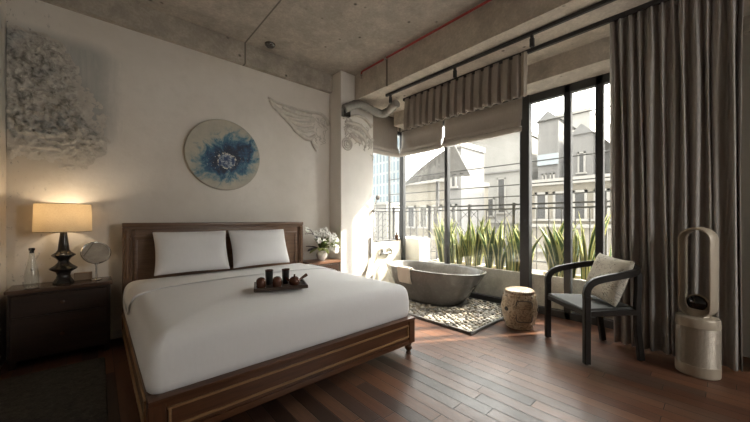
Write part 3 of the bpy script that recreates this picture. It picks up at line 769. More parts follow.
# headboard
b = BM(); box(b, (BX0 + .06, 3.855, .28), (BX1 - .06, 3.89, 1.1), .004, 1); hb = wobj('headboard', b, 'head_wood', bed, smooth=False)
b = BM(); box(b, (BX0 - .002, 3.825, 1.115), (BX1 + .002, 3.92, 1.16), .012, 2); box(b, (BX0 + .0, 3.835, 1.09), (BX1 - .0, 3.91, 1.118), .006, 1); o = wobj('top_rail', b, 'head_wood', bed)
b = BM(); box(b, (BX0 + .085, 3.838, .99), (BX1 - .085, 3.857, 1.03), .007, 2); box(b, (BX0 + .1, 3.846, 1.03), (BX1 - .1, 3.857, 1.09)); box(b, (BX0 + .085, 3.838, .5), (BX0 + .115, 3.857, 1.0), .007, 2); box(b, (BX1 - .115, 3.838, .5), (BX1 - .085, 3.857, 1.0), .007, 2); wobj('moulding', b, 'head_wood', bed)
for x in (BX0, BX1 - .07):
    b = BM(); box(b, (x, 3.83, .0), (x + .07, 3.91, 1.095), .004, 1)
    lathe(b, [(.02, .62), (.026, .66), (.021, .7), (.022, .98), (.028, 1.0), (.021, 1.02), (.026, 1.07), (.026, 1.09)], 16, (x + .035, 3.832)); wobj('bedpost', b, 'head_wood_z', bed)
# side rails with raised beads
for sx, x0, x1 in ((-1, BX0 + .004, BX0 + .055), (1, BX1 - .055, BX1 - .004)):
    b = BM(); box(b, (x0, BY0 + .07, .10), (x1, 3.84, .318), .006, 1); wobj('side_rail', b, 'bed_wood_y', bed, smooth=False)
    xo = x0 if sx < 0 else x1
    b = BM()
    for z in (.285, .135): box(b, (xo - .012, BY0 + .09, z - .01), (xo + .012, 3.82, z + .01), .006, 2)
    for y in (BY0 + .1, 3.81): box(b, (xo - .012, y - .01, .135), (xo + .012, y + .01, .285), .006, 2)
    wobj('rail_bead', b, wood('highlit_bead_wood_y', (.18, .10, .045), (.3, .17, .08), .35, 1), bed)  # bead highlight painted as paler wood here too
# foot rail
b = BM(); box(b, (BX0 + .06, BY0 + .012, .10), (BX1 - .06, BY0 + .055, .300), .004, 1); wobj('foot_rail', b, 'bed_wood', bed, smooth=False)
b = BM(); box(b, (BX0, BY0 - .004, .298), (BX1, BY0 + .075, .324), .007, 2); wobj('rail_cap', b, 'bed_wood', bed)
b = BM()
for z in (.262, .165): box(b, (BX0 + .08, BY0 + .0, z - .006), (BX1 - .08, BY0 + .016, z + .006), .004, 2)
for x in (BX0 + .09, BX1 - .09): box(b, (x - .006, BY0 + .0, .165), (x + .006, BY0 + .016, .262), .004, 2)
wobj('rail_bead', b, 'highlit_wood', bed)
b = BM(); box(b, (BX0 + .075, BY0 - .002, .10), (BX1 - .075, BY0 + .014, .138), .005, 2); wobj('lower_moulding', b, 'bed_wood', bed)
for x in (BX0, BX1 - .075):
    b = BM(); box(b, (x, BY0, .10), (x + .075, BY0 + .075, .30), .005, 1); wobj('corner_block', b, 'bed_wood_z', bed, smooth=False)
for x in (BX0 + .04, BX1 - .045):
    for y in (BY0 + .04,): wobj('foot', turned_foot(x, y), 'bed_wood_z', bed)
b = BM(); box(b, (BX0 + .055, BY0 + .055, .14), (BX1 - .055, 3.84, .20)); wobj('slat_base', b, 'bed_wood_y', bed, smooth=False)

# mattress with the tucked white cover
def slab(b, cx, cy, hx, hy, rc, prof, n=9, dome=0, rings=7, wob=0, seed=0):
    loops = []
    for ins, z in prof:
        loops.append([(cx + x, cy + y, z) for x, y in rrect(hx - ins, hy - ins, max(.015, rc - ins * .6), n)])
    ins0, ztop = prof[-1]
    for i in range(1, rings):
        f = 1 - i / rings
        base = rrect(hx - ins0, hy - ins0, max(.015, rc - ins0 * .6), n)
        loops.append([(cx + x * f, cy + y * f, ztop + dome * (1 - f ** 2.2)) for x, y in base])
    V = []
    for L in loops:
        row = []
        for p in L:
            q = Vector(p)
            if wob: q += wob * Vector((noise.noise(q * 4 + Vector((seed, 0, 0))), noise.noise(q * 4 + Vector((0, seed + 7, 0))), .7 * noise.noise(q * 3 + Vector((0, 0, seed)))))
            row.append(b.verts.new(q))
        V.append(row)
    for a, c in zip(V, V[1:]):
        m = len(a)
        for i in range(m): b.faces.new((a[i], a[(i + 1) % m], c[(i + 1) % m], c[i]))
    cpt = b.verts.new((cx, cy, ztop + dome))
    m = len(V[-1])
    for i in range(m): b.faces.new((V[-1][i], V[-1][(i + 1) % m], cpt))
    b.faces.new(V[0][::-1]); return b
prof = [(.06, .20), (.045, .27), (.03, .318), (.0, .328), (-.002, .40), (.0, .48), (.008, .53), (.02, .562), (.042, .588), (.07, .603), (.11, .613), (.16, .62)]
b = slab(BM(), (BX0 + BX1) / 2 - .0, (1.85 + 3.83) / 2, (BX1 - BX0) / 2 + .002, (3.83 - 1.85) / 2, .07, prof, dome=.02, wob=.005)
based('mattress', b, 'linen', ((BX0 + BX1) / 2, 2.85, .2), 'thick mattress in a smooth white cover on the walnut bed', 'mattress', sub=1, auto=False)
# folded-back top sheet near the pillows
def sheet():
    b = BM(); ny = 8; hx = (BX1 - BX0) / 2 + .002; cx = (BX0 + BX1) / 2; rows = []
    side = [(-(hx - i_) - .007, z + .004) for i_, z in prof if z > .42]
    for j in range(ny + 1):
        row = []; y0 = 3.05 + .40 * j / ny; fy = abs(y0 - 2.84) / .83
        top = [-(hx - .16) + 2 * (hx - .16) * q / 40 for q in range(1, 40)]
        sec = side + [(x, .62 + .02 * (1 - max(abs(x) / (hx - .16), fy) ** 2.2) + .007) for x in top] + [(-x, z) for x, z in side[::-1]]
        for x, z in sec:
            sgx = abs(x) / hx; y = y0 - (.07 * max(0, sgx - .75) * 4 + .25 * max(0, .6 - z)) * (1 - j / ny)
            row.append(b.verts.new((cx + x, y, z + .002 * noise.noise(Vector((x * 5, y0 * 9, 2))))))
        rows.append(row)
    for p, q in zip(rows, rows[1:]):
        for i in range(len(p) - 1): b.faces.new((p[i], p[i + 1], q[i + 1], q[i]))
    o = based('folded_sheet', b, 'linen', (cx, 3.2, .646), 'white top sheet folded back across the mattress below the pillows', 'bed sheet', auto=False)
    m = o.modifiers.new('thickness', 'SOLIDIFY'); m.thickness = .005; m.offset = 1
sheet()

def pillow_bm(w, h, t, seed=0):
    b = BM(); n = 22; g = {}
    for side in (1, -1):
        for i in range(n + 1):
            for j in range(n + 1):
                u, v = -1 + 2 * i / n, -1 + 2 * j / n
                edge = i in (0, n) or j in (0, n)
                if side < 0 and edge: g[side, i, j] = g[1, i, j]; continue
                pin = 1 - .07 * (1 - u * u) * abs(v) ** 3; piv = 1 - .06 * (1 - v * v) * abs(u) ** 3
                th = t / 2 * ((1 - u ** 4) ** .55) * ((1 - v ** 4) ** .55)
                th *= 1 + .12 * noise.noise(Vector((u * 1.8 + seed, v * 1.8, side)))
                g[side, i, j] = b.verts.new((w / 2 * u * piv, side * th, h / 2 * v * pin))
        for i in range(n):
            for j in range(n):
                q = [g[side, i, j], g[side, i + 1, j], g[side, i + 1, j + 1], g[side, i, j + 1]]
                b.faces.new(q if side < 0 else q[::-1])
    return b
for x, lb, s in ((.735, 'left white pillow leaning on the headboard', 1), (1.44, 'right white pillow leaning on the headboard', 4)):
    b = pillow_bm(.70, .46, .2, s)
    o = obj('pillow', b, 'pillow', sub=1, auto=False); o.location = (x, 3.645, .862); o.rotation_euler = (R(-22), R(0), R(-2 if s == 1 else 1.5)); tag(o, lb, 'pillow', 'white bed pillows')

# tea tray
TR = R(-21); TC = Vector((1.098, 2.365, .652))
tr = thing('serving_tray', 'dark wooden tray of cups lying on the white bed', 'tray', TC, TR)
b = BM(); box(b, (-.195, -.13, 0), (.195, .13, .012), .003, 1); obj('tray_base', b, 'tray_wood', tr, smooth=False)
b = BM()
for lo, hi in (((-.2, -.135, 0), (.2, -.123, .026)), ((-.2, .123, 0), (.2, .135, .026)), ((-.2, -.123, 0), (-.188, .123, .026)), ((.188, -.123, 0), (.2, .123, .026))): box(b, lo, hi, .003, 1)
obj('tray_rim', b, 'tray_wood', tr, smooth=False)
def on_tray(x, y, z=.0125): return TC + Matrix.Rotation(TR, 3, 'Z') @ Vector((x, y, z))
cup_prof = [(.018, .0), (.03, .003), (.036, .02), (.038, .045), (.033, .068), (.022, .082), (.006, .087)]
def jar(x, y, lb):
    t = thing('lidded_jar', lb, 'jar', on_tray(x, y), 0, 'brown jars on the tray')
    b = BM(); lathe(b, cup_prof[:4] + [(.036, .055)], 24); obj('body', b, 'copper', t)
    b = BM(); lathe(b, [(.037, .055), (.034, .068), (.024, .08), (.007, .0865)], 24); obj('lid', b, 'copper', t)
jar(-.148, -.075, 'small copper-brown domed jar at the left end of the tray'); jar(-.03, -.075, 'small copper-brown domed jar in the middle of the tray front')
def tumbler(x, y, lb):
    b = BM(); lathe(b, [(.0, .0), (.023, .0), (.026, .006), (.029, .06), (.031, .118), (.027, .118), (.025, .06), (.021, .012), (.0, .012)], 24, caps=False)
    o = obj('tumbler', b, 'black_glaze'); o.location = on_tray(x, y); tag(o, lb, 'cup', 'black cups on the tray')
    b = BM(); lathe(b, [(.026, .112), (.0318, .112), (.0322, .1205), (.0262, .1205)], 24, caps=False); r = obj('rim_band', b, 'copper', o); tag(r, 'copper rim')
tumbler(-.085, .055, 'black tall cup behind the left brown jar on the tray'); tumbler(.045, .055, 'black tall cup behind the middle brown jar on the tray')
tp = thing('teapot', 'small copper-brown teapot with side handle on the tray', 'teapot', on_tray(.105, -.045), TR)
b = BM(); lathe(b, [(.022, 0), (.036, .006), (.046, .026), (.045, .042), (.034, .058), (.02, .064)], 24); obj('body', b, 'copper', tp)
b = BM(); lathe(b, [(.028, .06), (.026, .066), (.012, .072), (.005, .074), (.008, .08), (.007, .088), (.001, .09)], 18); obj('lid', b, 'copper', tp)
b = BM(); tube(b, [(.035, .018, .034), (.065, .033, .05), (.105, .05, .07)], .011, 10, scale=[.8, .9, 1.25]); obj('handle', b, 'copper', tp)
b = BM(); tube(b, [(-.035, .02, .035), (-.055, .03, .05), (-.062, .033, .062)], .009, 8, scale=[1.2, .8, .6]); obj('spout', b, 'copper', tp)

# ------------------------------------------------------------------ left nightstand and what stands on it
NX0, NX1, NY0, NY1, NZ = -.545, .10, 3.70, 4.02, .632
ns = thing('nightstand', 'dark wooden nightstand with drawers left of the bed', 'nightstand', ((NX0 + NX1) / 2, 3.86, 0))
b = BM(); box(b, (NX0 + .015, NY0 + .02, .06), (NX1 - .015, NY1, NZ - .03), .004, 1); wobj('body', b, 'night_wood', ns, smooth=False)
b = BM(); box(b, (NX0, NY0, NZ - .03), (NX1, NY1 + .005, NZ), .006, 2); wobj('top', b, 'night_top', ns)
for z0, z1 in ((.42, .585), (.075, .405)):
    b = BM(); box(b, (NX0 + .035, NY0 + .006, z0), (NX1 - .035, NY0 + .022, z1), .004, 1); d = wobj('drawer', b, 'night_wood', ns, smooth=False)
    b = BM(); zc = (z0 + z1) / 2; lathe(b, [(.007, 0), (.007, .012), (.015, .018), (.015, .026), (.006, .03)], 16, mtx=Matrix.Translation(((NX0 + NX1) / 2, NY0 + .007, zc)) @ Matrix.Rotation(R(90), 4, 'X'))
    k2 = obj('knob', local(ns, b), 'night_top', d)
for x in (NX0 + .04, NX1 - .04):
    for y in (NY0 + .05, NY1 - .04): b = BM(); box(b, (x - .02, y - .02, 0), (x + .02, y + .02, .062), .004, 1); wobj('foot', b, 'night_wood', ns, smooth=False)

LX, LY = -.225, 3.86
lamp = thing('table_lamp', 'lit table lamp with cream drum shade and black turned base', 'lamp', (LX, LY, NZ))
b = BM(); lathe(b, [(.068, 0), (.07, .012), (.06, .03), (.048, .05), (.042, .075), (.05, .1), (.088, .125), (.092, .135), (.06, .16), (.038, .185), (.036, .2), (.052, .225), (.078, .245), (.078, .253), (.05, .275), (.038, .295), (.032, .36), (.024, .43), (.02, .46)], 36); obj('base', b, 'lamp_body', lamp)
b = BM(); lathe(b, [(.012, .455), (.012, .50), (.018, .505), (.018, .53)], 16); obj('socket', b, 'dark_chrome', lamp)
b = BM(); lathe(b, [(.012, .525), (.026, .545), (.034, .57), (.03, .6), (.012, .615), (.001, .618)], 18); obj('bulb', b, 'bulb', lamp)
b = BM(); lathe(b, [(.185, .452), (.186, .453), (.180, .700), (.1785, .701), (.1835, .452)], 56, caps=False); obj('lamp_shade', b, 'shade', lamp)
b = BM()
for z, r in ((.455, .1845), (.698, .1795)): tube(b, [(r * math.cos(a * .1309), r * math.sin(a * .1309), z) for a in range(48)], .0025, 6, closed=True)
for a in (0, 2.09, 4.19): tube(b, [(.012 * math.cos(a), .012 * math.sin(a), .5), (.184 * math.cos(a), .184 * math.sin(a), .457)], .0018, 5)
obj('shade_ring', b, 'dark_chrome', lamp)
pl = bpy.data.lights.new('lamp_light', 'POINT'); pl.energy = 1.35; pl.color = (1, .80, .56); pl.shadow_soft_size = .035
plo = bpy.data.objects.new('lamp_light', pl); COL.objects.link(plo); plo.location = (LX, LY, NZ + .635)

bt = thing('glass_bottle', 'clear glass water bottle with black stopper left of the lamp', 'bottle', (-.405, 3.775, NZ))
b = BM(); lathe(b, [(.0, .002), (.038, .002), (.043, .01), (.043, .1), (.04, .135), (.03, .19), (.02, .24), (.016, .275), (.016, .305), (.014, .305), (.014, .27), (.027, .19), (.037, .135), (.0395, .1), (.039, .014), (.0, .01)], 32, caps=False); obj('body', b, 'bottle_glass', bt)
b = BM(); lathe(b, [(.012, .285), (.0135, .306), (.019, .308), (.019, .325), (.014, .329)], 18); obj('stopper', b, 'black_gloss', bt)

mr_ = thing('vanity_mirror', 'small round chrome make-up mirror on a foot right of the lamp', 'mirror', (-.012, 3.86, NZ), R(14))
b = BM(); lathe(b, [(.038, 0), (.04, .006), (.03, .012), (.008, .018), (.007, .12), (.006, .145)], 24); obj('foot', b, 'chrome', mr_)
b = BM(); tube(b, [(.102 * math.cos(a * .131), 0, .255 + .102 * math.sin(a * .131)) for a in range(48)], .008, 8, closed=True, up=(0, 1, 0))
MT = Matrix.Translation((0, 0, .255)) @ Matrix.Rotation(R(-24), 4, 'X') @ Matrix.Translation((0, 0, -.255))
bmesh.ops.transform(b, matrix=MT, verts=b.verts[:]); obj('ring', b, 'chrome', mr_)
b = BM(); lathe(b, [(.098, -.004), (.098, .004)], 48, mtx=MT @ Matrix.Translation((0, 0, .255)) @ Matrix.Rotation(R(90), 4, 'X')); obj('mirror_glass', b, plain('silvered_mirror', (.85, .85, .85), .02, 1, var=0), mr_)
b = BM(); tube(b, [(0, 0, .14), (0, 0, .156)], .01, 8, up=(1, 0, 0)); obj('pivot', b, 'chrome', mr_)
b = BM(); box(b, (-.165, 3.945, NZ), (-.04, 3.985, NZ + .068), .003, 1); based('tissue_box', b, 'box_card', (-.1, 3.965, NZ), 'low tan box at the back of the nightstand behind lamp and mirror', 'box', smooth=False)

# ------------------------------------------------------------------ right nightstand, vase, flowers
rs = thing('bedside_cabinet', 'brown wooden bedside cabinet between bed and column', 'nightstand', (2.42, 3.87, 0))
b = BM(); box(b, (2.15, 3.72, .06), (2.63, 4.02, .565), .004, 1); wobj('body', b, 'night_wood', rs, smooth=False)
b = BM(); box(b, (2.135, 3.70, .565), (2.645, 4.03, .598), .005, 2); wobj('top', b, wood('warm_top', (.1, .05, .03), (.2, .11, .07), .3, 0), rs)
b = BM(); box(b, (2.18, 3.708, .40), (2.60, 3.722, .55), .004, 1); d = wobj('drawer', b, 'night_wood', rs, smooth=False)
b = BM(); lathe(b, [(.007, 0), (.015, .016), (.006, .022)], 16, mtx=Matrix.Translation((2.39, 3.709, .475)) @ Matrix.Rotation(R(90), 4, 'X')); obj('knob', local(rs, b), 'night_top', d)
for x in (2.18, 2.6):
    for y in (3.75, 3.99): b = BM(); box(b, (x - .02, y - .02, 0), (x + .02, y + .02, .062), .004, 1); wobj('foot', b, 'night_wood', rs, smooth=False)
VX, VY, VZ = 2.425, 3.86, .598
b = BM(); lathe(b, [(.0, .0), (.04, .0), (.043, .006), (.062, .03), (.076, .065), (.078, .09), (.066, .118), (.052, .132), (.056, .142), (.052, .142), (.047, .132), (.06, .115), (.07, .09), (.0, .02)], 28, caps=False)
based_v = obj('vase', b, 'white_ceramic'); based_v.location = (VX, VY, VZ); tag(based_v, 'round white ceramic vase on the bedside cabinet right of the bed', 'vase')
fl = thing('flower_bouquet', 'bouquet of white blossoms and green leaves in the white vase', 'flowers', (VX, VY, VZ + .01)); fl.scale = (1.4,) * 3
r = random.Random(12)
def blade(b, p0, d, L, wd, droop=.3, n=6):
    d = Vector(d).normalized(); s = d.cross(Vector((0, 0, 1)))
    s = s.normalized() if s.length > .01 else Vector((1, 0, 0))
    rows = []
    for i in range(n + 1):
        t = i / n; c = Vector(p0) + d * L * t + Vector((0, 0, -droop * L * t * t)); ww = wd * math.sin(math.pi * min(1, .08 + .9 * t)) ** .8
        rows.append((b.verts.new(c - s * ww), b.verts.new(c + Vector((0, 0, -.25 * ww))), b.verts.new(c + s * ww)))
    for p, q in zip(rows, rows[1:]):
        b.faces.new((p[0], p[1], q[1], q[0])); b.faces.new((p[1], p[2], q[2], q[1]))
def foliage(nm, m, dirs, L, wd, droop):
    b = BM()
    for d in dirs:
        tube(b, [(0, 0, .02), (d[0] * .03, d[1] * .03, .1), (d[0] * .06, d[1] * .06, .13)], .003, 5); blade(b, (d[0] * .06, d[1] * .06, .125), d, L * r.uniform(.8, 1.15), wd * r.uniform(.8, 1.2), droop)
    o = obj(nm, b, m, fl, auto=False); q = o.modifiers.new('thickness', 'SOLIDIFY'); q.thickness = .002; return o
foliage('green_leaves', 'green_leaf', [(r.uniform(-.3, 1), r.uniform(-.9, .35), r.uniform(.2, 1.4)) for i in range(30)], .18, .024, .35)
foliage('lime_leaves', 'lime_leaf', [(-.55, -.7, .3), (-.75, -.3, .1), (-.2, -.9, .05), (.35, -.75, .9), (.5, -.1, 1.4), (-.2, -.5, 1.0), (.6, -.6, .4), (.3, -.2, 1.8), (.55, 0, 1.3), (.1, -.3, 1.5)], .15, .024, .4)
o = foliage('plum_leaves', 'plum_leaf', [(-1, -.45, .35), (-1, -.25, .15), (-.9, -.1, .45)], .15, .032, .3); tag(o, 'dark plum leaves')
# wispy twig and orchid blossoms
b = BM(); tube(b, smooth_path([(0, 0, .05), (-.05, -.02, .2), (-.13, -.04, .27), (-.22, -.05, .275)], 6), .0035, 6); tube(b, smooth_path([(-.12, -.04, .265), (-.16, -.05, .31), (-.2, -.05, .32)], 5), .0028, 6); tube(b, smooth_path([(0, 0, .05), (.04, 0, .24), (.02, .0, .31)], 6), .003, 6); tube(b, smooth_path([(0, 0, .05), (.07, -.03, .19), (.11, -.05, .17)], 6), .003, 6); obj('twig', b, 'plum_leaf', fl)
def blossom(p, rad, face):
    b = BM(); q = Vector(face).to_track_quat('Z', 'Y').to_matrix().to_4x4(); q.translation = Vector(p)
    t = bmesh.new()
    for k in range(6):
        a = k * 1.047 + r.uniform(-.15, .15); c, s = math.cos(a), math.sin(a); ww = rad * .42
        pts = [(0, 0, 0), (rad * .5, -ww, rad * .18), (rad * .6, 0, rad * .12), (rad * .5, ww, rad * .18), (rad * 1.02, 0, rad * .02)]
        v = [t.verts.new((c * x - s * y, s * x + c * y, z)) for x, y, z in pts]
        t.faces.new((v[0], v[1], v[2])); t.faces.new((v[0], v[2], v[3])); t.faces.new((v[1], v[4], v[2])); t.faces.new((v[2], v[4], v[3]))
    merge(b, t, q); lathe(b, [(.001, 0), (rad * .14, rad * .08), (rad * .1, rad * .25), (.001, rad * .3)], 8, mtx=q)
    o = obj('blossom', b, 'petal', fl, auto=False); m = o.modifiers.new('thickness', 'SOLIDIFY'); m.thickness = .002
for p in ((.0, -.06, .30), (.03, -.03, .315), (-.05, -.05, .265), (-.10, -.04, .275), (-.07, -.02, .24), (-.01, -.08, .26), (.09, -.06, .21), (.11, -.03, .18), (.07, -.09, .19), (.12, -.06, .15), (.09, -.1, .14), (.06, -.08, .235), (.15, -.06, .12), (.05, -.1, .12), (.02, -.1, .165), (-.2, -.05, .315), (.1, -.08, .25), (.0, -.09, .1), (-.03, -.1, .2), (.03, -.09, .27), (-.08, -.08, .2), (.13, -.08, .2), (.08, -.11, .1), (.11, -.1, .09), (.04, -.11, .21), (-.04, -.06, .3)):
    blossom(p, r.uniform(.026, .037), (r.uniform(-.6, .3), -1, r.uniform(-.1, .6)))

# ------------------------------------------------------------------ rug
b = slab(BM(), -.255, 2.2, .30, 1.32, .02, [(0, .0), (0, .012), (.006, .018)], n=3, rings=10); based('rug', b, 'rug', (-.255, 2.2, 0), 'dark grey wool rug beside the bed in front of the nightstand', 'rug')
# ------------------------------------------------------------------ pebble bed and bathtub
PX0, PX1, PY0, PY1 = 2.86, 4.13, 1.70, 3.72
b = BM()
for lo, hi in (((PX0, PY0, 0), (PX1, PY0 + .025, .03)), ((PX0, PY1 - .025, 0), (PX1, PY1, .03)), ((PX0, PY0 + .025, 0), (PX0 + .025, PY1 - .025, .03)), ((PX1 - .025, PY0 + .025, 0), (PX1, PY1 - .025, .03))): box(b, lo, hi, .004, 1)
based('pebble_edging', b, 'stone_border', (3.5, PY0, 0), 'low grey stone edging around the pebbles under the bathtub', 'edging', smooth=False)

TX, TY, TH = 3.71, 2.865, .485
def ring(hx, hy, z, n=64, e=2.5, sh=0):
    o = []
    for i in range(n):
        a = 2 * math.pi * i / n; c, s = math.cos(a), math.sin(a)
        o.append((TX + hx * math.copysign(abs(c) ** (2 / e), c), TY + sh + hy * math.copysign(abs(s) ** (2 / e), s), z))
    return o
def hull(z):
    t = min(1, max(0, z / TH)); return .30 + .13 * t ** .65, .46 + .365 * t ** .85
def bridge(b, loops, top=None):
    V = [[b.verts.new(p) for p in L] for L in loops]; m = len(V[0])
    for a, c in zip(V, V[1:]):
        for i in range(m): b.faces.new((a[i], a[(i + 1) % m], c[(i + 1) % m], c[i]))
    b.faces.new(V[0][::-1]); b.faces.new(V[-1]); return b
tub = thing('bathtub', 'freestanding oval grey stone bathtub on the pebble bed', 'bathtub', (TX, TY, 0))
L = []
def rimz(z): return z
for z in (.0, .015, .05, .12, .2, .28, .36, .43, .475): hx, hy = hull(z); q = -.02 if z == 0 else 0; L.append(ring(hx + q, hy + q, z))
hx, hy = hull(TH)
L += [ring(hx + .004, hy + .004, TH - .01), ring(hx, hy, TH), ring(hx - .018, hy - .018, TH + .004), ring(hx - .034, hy - .034, TH - .004)]
for z in (.42, .32, .22, .14): a_, c_ = hull(z); L.append(ring(a_ - .05, c_ - .06, z))
L.append(ring(.2, .38, .1))
b = bridge(BM(), L); o = wobj('basin', b, 'tub', tub, auto=False, sub=1)
b = BM(); lathe(b, [(.03, .1), (.03, .106), (.022, .108)], 18, (TX, TY + .1)); wobj('drain', b, 'chrome', tub)

# towel over the near rim
def towel():
    b = BM(); y0, y1 = 2.90, 3.16; n = 10; rows = []
    path = []
    for i in range(12):                                   # outside, going up
        z = .27 + (.50 - .27) * i / 11; path.append((-(hull(z)[0] + .016), z))
    for a in (20, 60, 100, 140): path.append((-(hull(TH)[0] - .017) - .035 * math.cos(R(a)), TH - .003 + .024 * math.sin(R(a))))
    for i in range(8):
        z = .47 - .14 * i / 7; path.append((-(hull(z)[0] - .075), z))
    for j in range(n + 1):
        y = y0 + (y1 - y0) * j / n; e = 2.5
        k = (1 - (abs(y - TY) / hull(.45)[1]) ** e) ** (1 / e)
        rows.append([b.verts.new((TX + x * k - .004 * (1 + math.sin(y * 50)) * (1 if x < -hull(TH)[0] + .02 else -.6), y + .003 * math.sin(z * 40), z)) for x, z in path])
    for p, q in zip(rows, rows[1:]):
        for i in range(len(path) - 1): b.faces.new((p[i], p[i + 1], q[i + 1], q[i]))
    o = based('towel', b, 'towel', (3.3, 3.03, .5), 'cream towel draped over the rim of the bathtub', 'towel', auto=False)
    m = o.modifiers.new('thickness', 'SOLIDIFY'); m.thickness = .016; m.offset = 0
    m = o.modifiers.new('subdivision', 'SUBSURF'); m.levels = m.render_levels = 1
towel()

# pebbles: the 300 nearest ones stand alone, the rest is one bed of gravel
def pebble_mesh(seed):
    r = random.Random(seed); b = bmesh.new(); bmesh.ops.create_icosphere(b, subdivisions=2, radius=1)
    for v in b.verts:
        q = v.co.copy(); v.co *= 1 + .22 * noise.noise(q * 1.3 + Vector((seed, seed * 2, 0)))
        v.co.x *= 1; v.co.y *= .72; v.co.z *= .5
    me = bpy.data.meshes.new('pebble'); b.to_mesh(me); b.free(); me.polygons.foreach_set('use_smooth', [True] * len(me.polygons)); me.materials.append(MAT['pebbles'][seed % 4]); return me
PM = [pebble_mesh(s) for s in range(8)]
def in_tub(x, y, m=.045):
    hx, hy = .32 + m, .5 + m
    return abs((x - TX) / hx) ** 2.5 + abs((y - TY) / hy) ** 2.5 < 1
spots = []
r = random.Random(4); step = .066
ix = 0; y = PY0 + .06
while y < PY1 - .05:
    x = PX0 + .06 + (ix % 2) * step / 2
    while x < PX1 - .05:
        px, py = x + r.uniform(-.009, .009), y + r.uniform(-.009, .009)
        if not in_tub(px, py): spots.append((px, py, r.uniform(.029, .04), r.uniform(0, 6.28), r.randrange(8), r.uniform(-.2, .2), r.uniform(-.2, .2)))
        x += step
    y += step * .88; ix += 1
spots.sort(key=lambda s: math.hypot(s[0], s[1]))
for s in spots[:300]:
    o = bpy.data.objects.new('pebble', PM[s[4]]); COL.objects.link(o); o.location = (s[0], s[1], s[2] * .5); o.rotation_euler = (s[5], s[6], s[3]); o.scale = (s[2],) * 3
    tag(o, 'pale river pebble in the front of the pebble bed around the bathtub', 'pebble', 'pebbles under the bathtub')
b = BM()
for s in spots[300:]:
    t = bmesh.new(); t.from_mesh(PM[s[4]])
    merge(b, t, Matrix.Translation((s[0], s[1], s[2] * .5)) @ Matrix.Rotation(s[3], 4, 'Z') @ Matrix.Scale(s[2], 4))
o = based('pebbles', b, MAT['pebbles'][1], (3.7, 3.0, 0), 'remaining pale pebbles behind and beside the bathtub', 'pebbles', auto=False); o['kind'] = 'stuff'
b = BM(); box(b, (PX0 + .026, PY0 + .026, .0), (PX1 - .026, PY1 - .026, .006)); struct('floor_tray', b, 'dark_stone', label='dark bed lining under the pebbles', smooth=False)

# bath fittings at the corner
t = thing('bath_mixer', 'chrome wall-mounted bath mixer tap at the parapet behind the tub', 'tap', (3.72, 3.88, .58))
b = BM(); tube(b, [(3.60, 3.86, .60), (3.86, 3.86, .60)], .02, 12); wobj('mixer_bar', b, 'dark_chrome', t)
b = BM(); tube(b, smooth_path([(3.73, 3.86, .60), (3.73, 3.84, .68), (3.73, 3.76, .70), (3.73, 3.68, .66)], 6), .013, 10, up=(1, 0, 0)); wobj('spout', b, 'chrome', t)
for x in (3.62, 3.84): b = BM(); lathe(b, [(.02, .612), (.026, .625), (.022, .665), (.034, .67), (.034, .68), (.01, .684)], 16, (x, 3.86)); wobj('handle', b, 'dark_chrome', t)
for x in (3.64, 3.82): b = BM(); tube(b, [(x, 3.86, .60), (x, 3.9, .60)], .012, 8, up=(0, 0, 1)); wobj('wall_pipe', b, 'chrome', t)
t = thing('hand_shower', 'chrome hand shower in a bracket on the column edge', 'shower', (3.32, 3.73, 1.33))
b = BM(); box(b, (3.30, 3.715, 1.31), (3.335, 3.752, 1.35), .006, 1); wobj('bracket', b, 'dark_chrome', t)
b = BM(); tube(b, smooth_path([(3.318, 3.71, 1.30), (3.325, 3.70, 1.42), (3.35, 3.68, 1.53)], 6), .011, 10, up=(1, 0, 0)); wobj('handle', b, 'chrome', t)
b = BM(); lathe(b, [(.012, .022), (.04, .01), (.042, -.004), (.036, -.008)], 20, mtx=Matrix.Translation((3.355, 3.665, 1.545)) @ Matrix.Rotation(R(-68), 4, 'X') @ Matrix.Rotation(R(180), 4, 'X')); wobj('shower_head', b, 'grey_bar', t)
b = BM(); tube(b, smooth_path([(3.318, 3.71, 1.30), (3.325, 3.70, 1.05), (3.33, 3.70, .82), (3.42, 3.72, .62), (3.55, 3.82, .58), (3.63, 3.86, .585)], 8), .006, 8, up=(1, 0, 0)); wobj('hose', b, 'chrome', t)
t = thing('bath_brush', 'grey-handled brush with pale trailing bristles hanging on the column', 'brush', (3.26, 3.73, .9))
b = BM(); box(b, (3.25, 3.722, .575), (3.276, 3.744, .90), .006, 1); wobj('handle', b, 'grey_bar', t)
b = BM()
for i in range(7): tube(b, smooth_path([(3.262, 3.732, .58), (3.245 - .004 * i, 3.73 - .003 * i, .47), (3.20 - .012 * i, 3.722 - .006 * i, .30 + .008 * i)], 5), .006, 5, up=(0, 1, 0))
wobj('bristles', b, 'hair', t)
t = thing('soap_bottle', 'small dark brown bottle standing on the cream parapet', 'bottle', (4.06, 3.93, .8))
b = BM(); lathe(b, [(.03, 0), (.033, .004), (.033, .09), (.026, .105), (.012, .112), (.012, .128)], 20); obj('body', b, 'amber', t)
b = BM(); lathe(b, [(.013, .122), (.014, .14), (.005, .142)], 14); tube(b, [(0, 0, .135), (0, 0, .165), (-.03, -.01, .163)], .004, 6, up=(0, 1, 0)); obj('pump', b, 'black_gloss', t)
t = thing('soap_dish', 'tan soap dish on the cream parapet beside the brown bottle', 'dish', (4.02 + .0, 3.925, .8)); t.location.x = 4.125
b = BM(); lathe(b, [(.022, 0), (.028, .004), (.032, .014), (.029, .014), (.025, .006)], 18); obj('dish', b, 'box_card', t)
b = BM(); slab(b, 0, 0, .02, .014, .008, [(.003, .006), (0, .01), (.0, .02), (.004, .024)], n=3, rings=3); obj('soap_bar', b, 'hair', t)

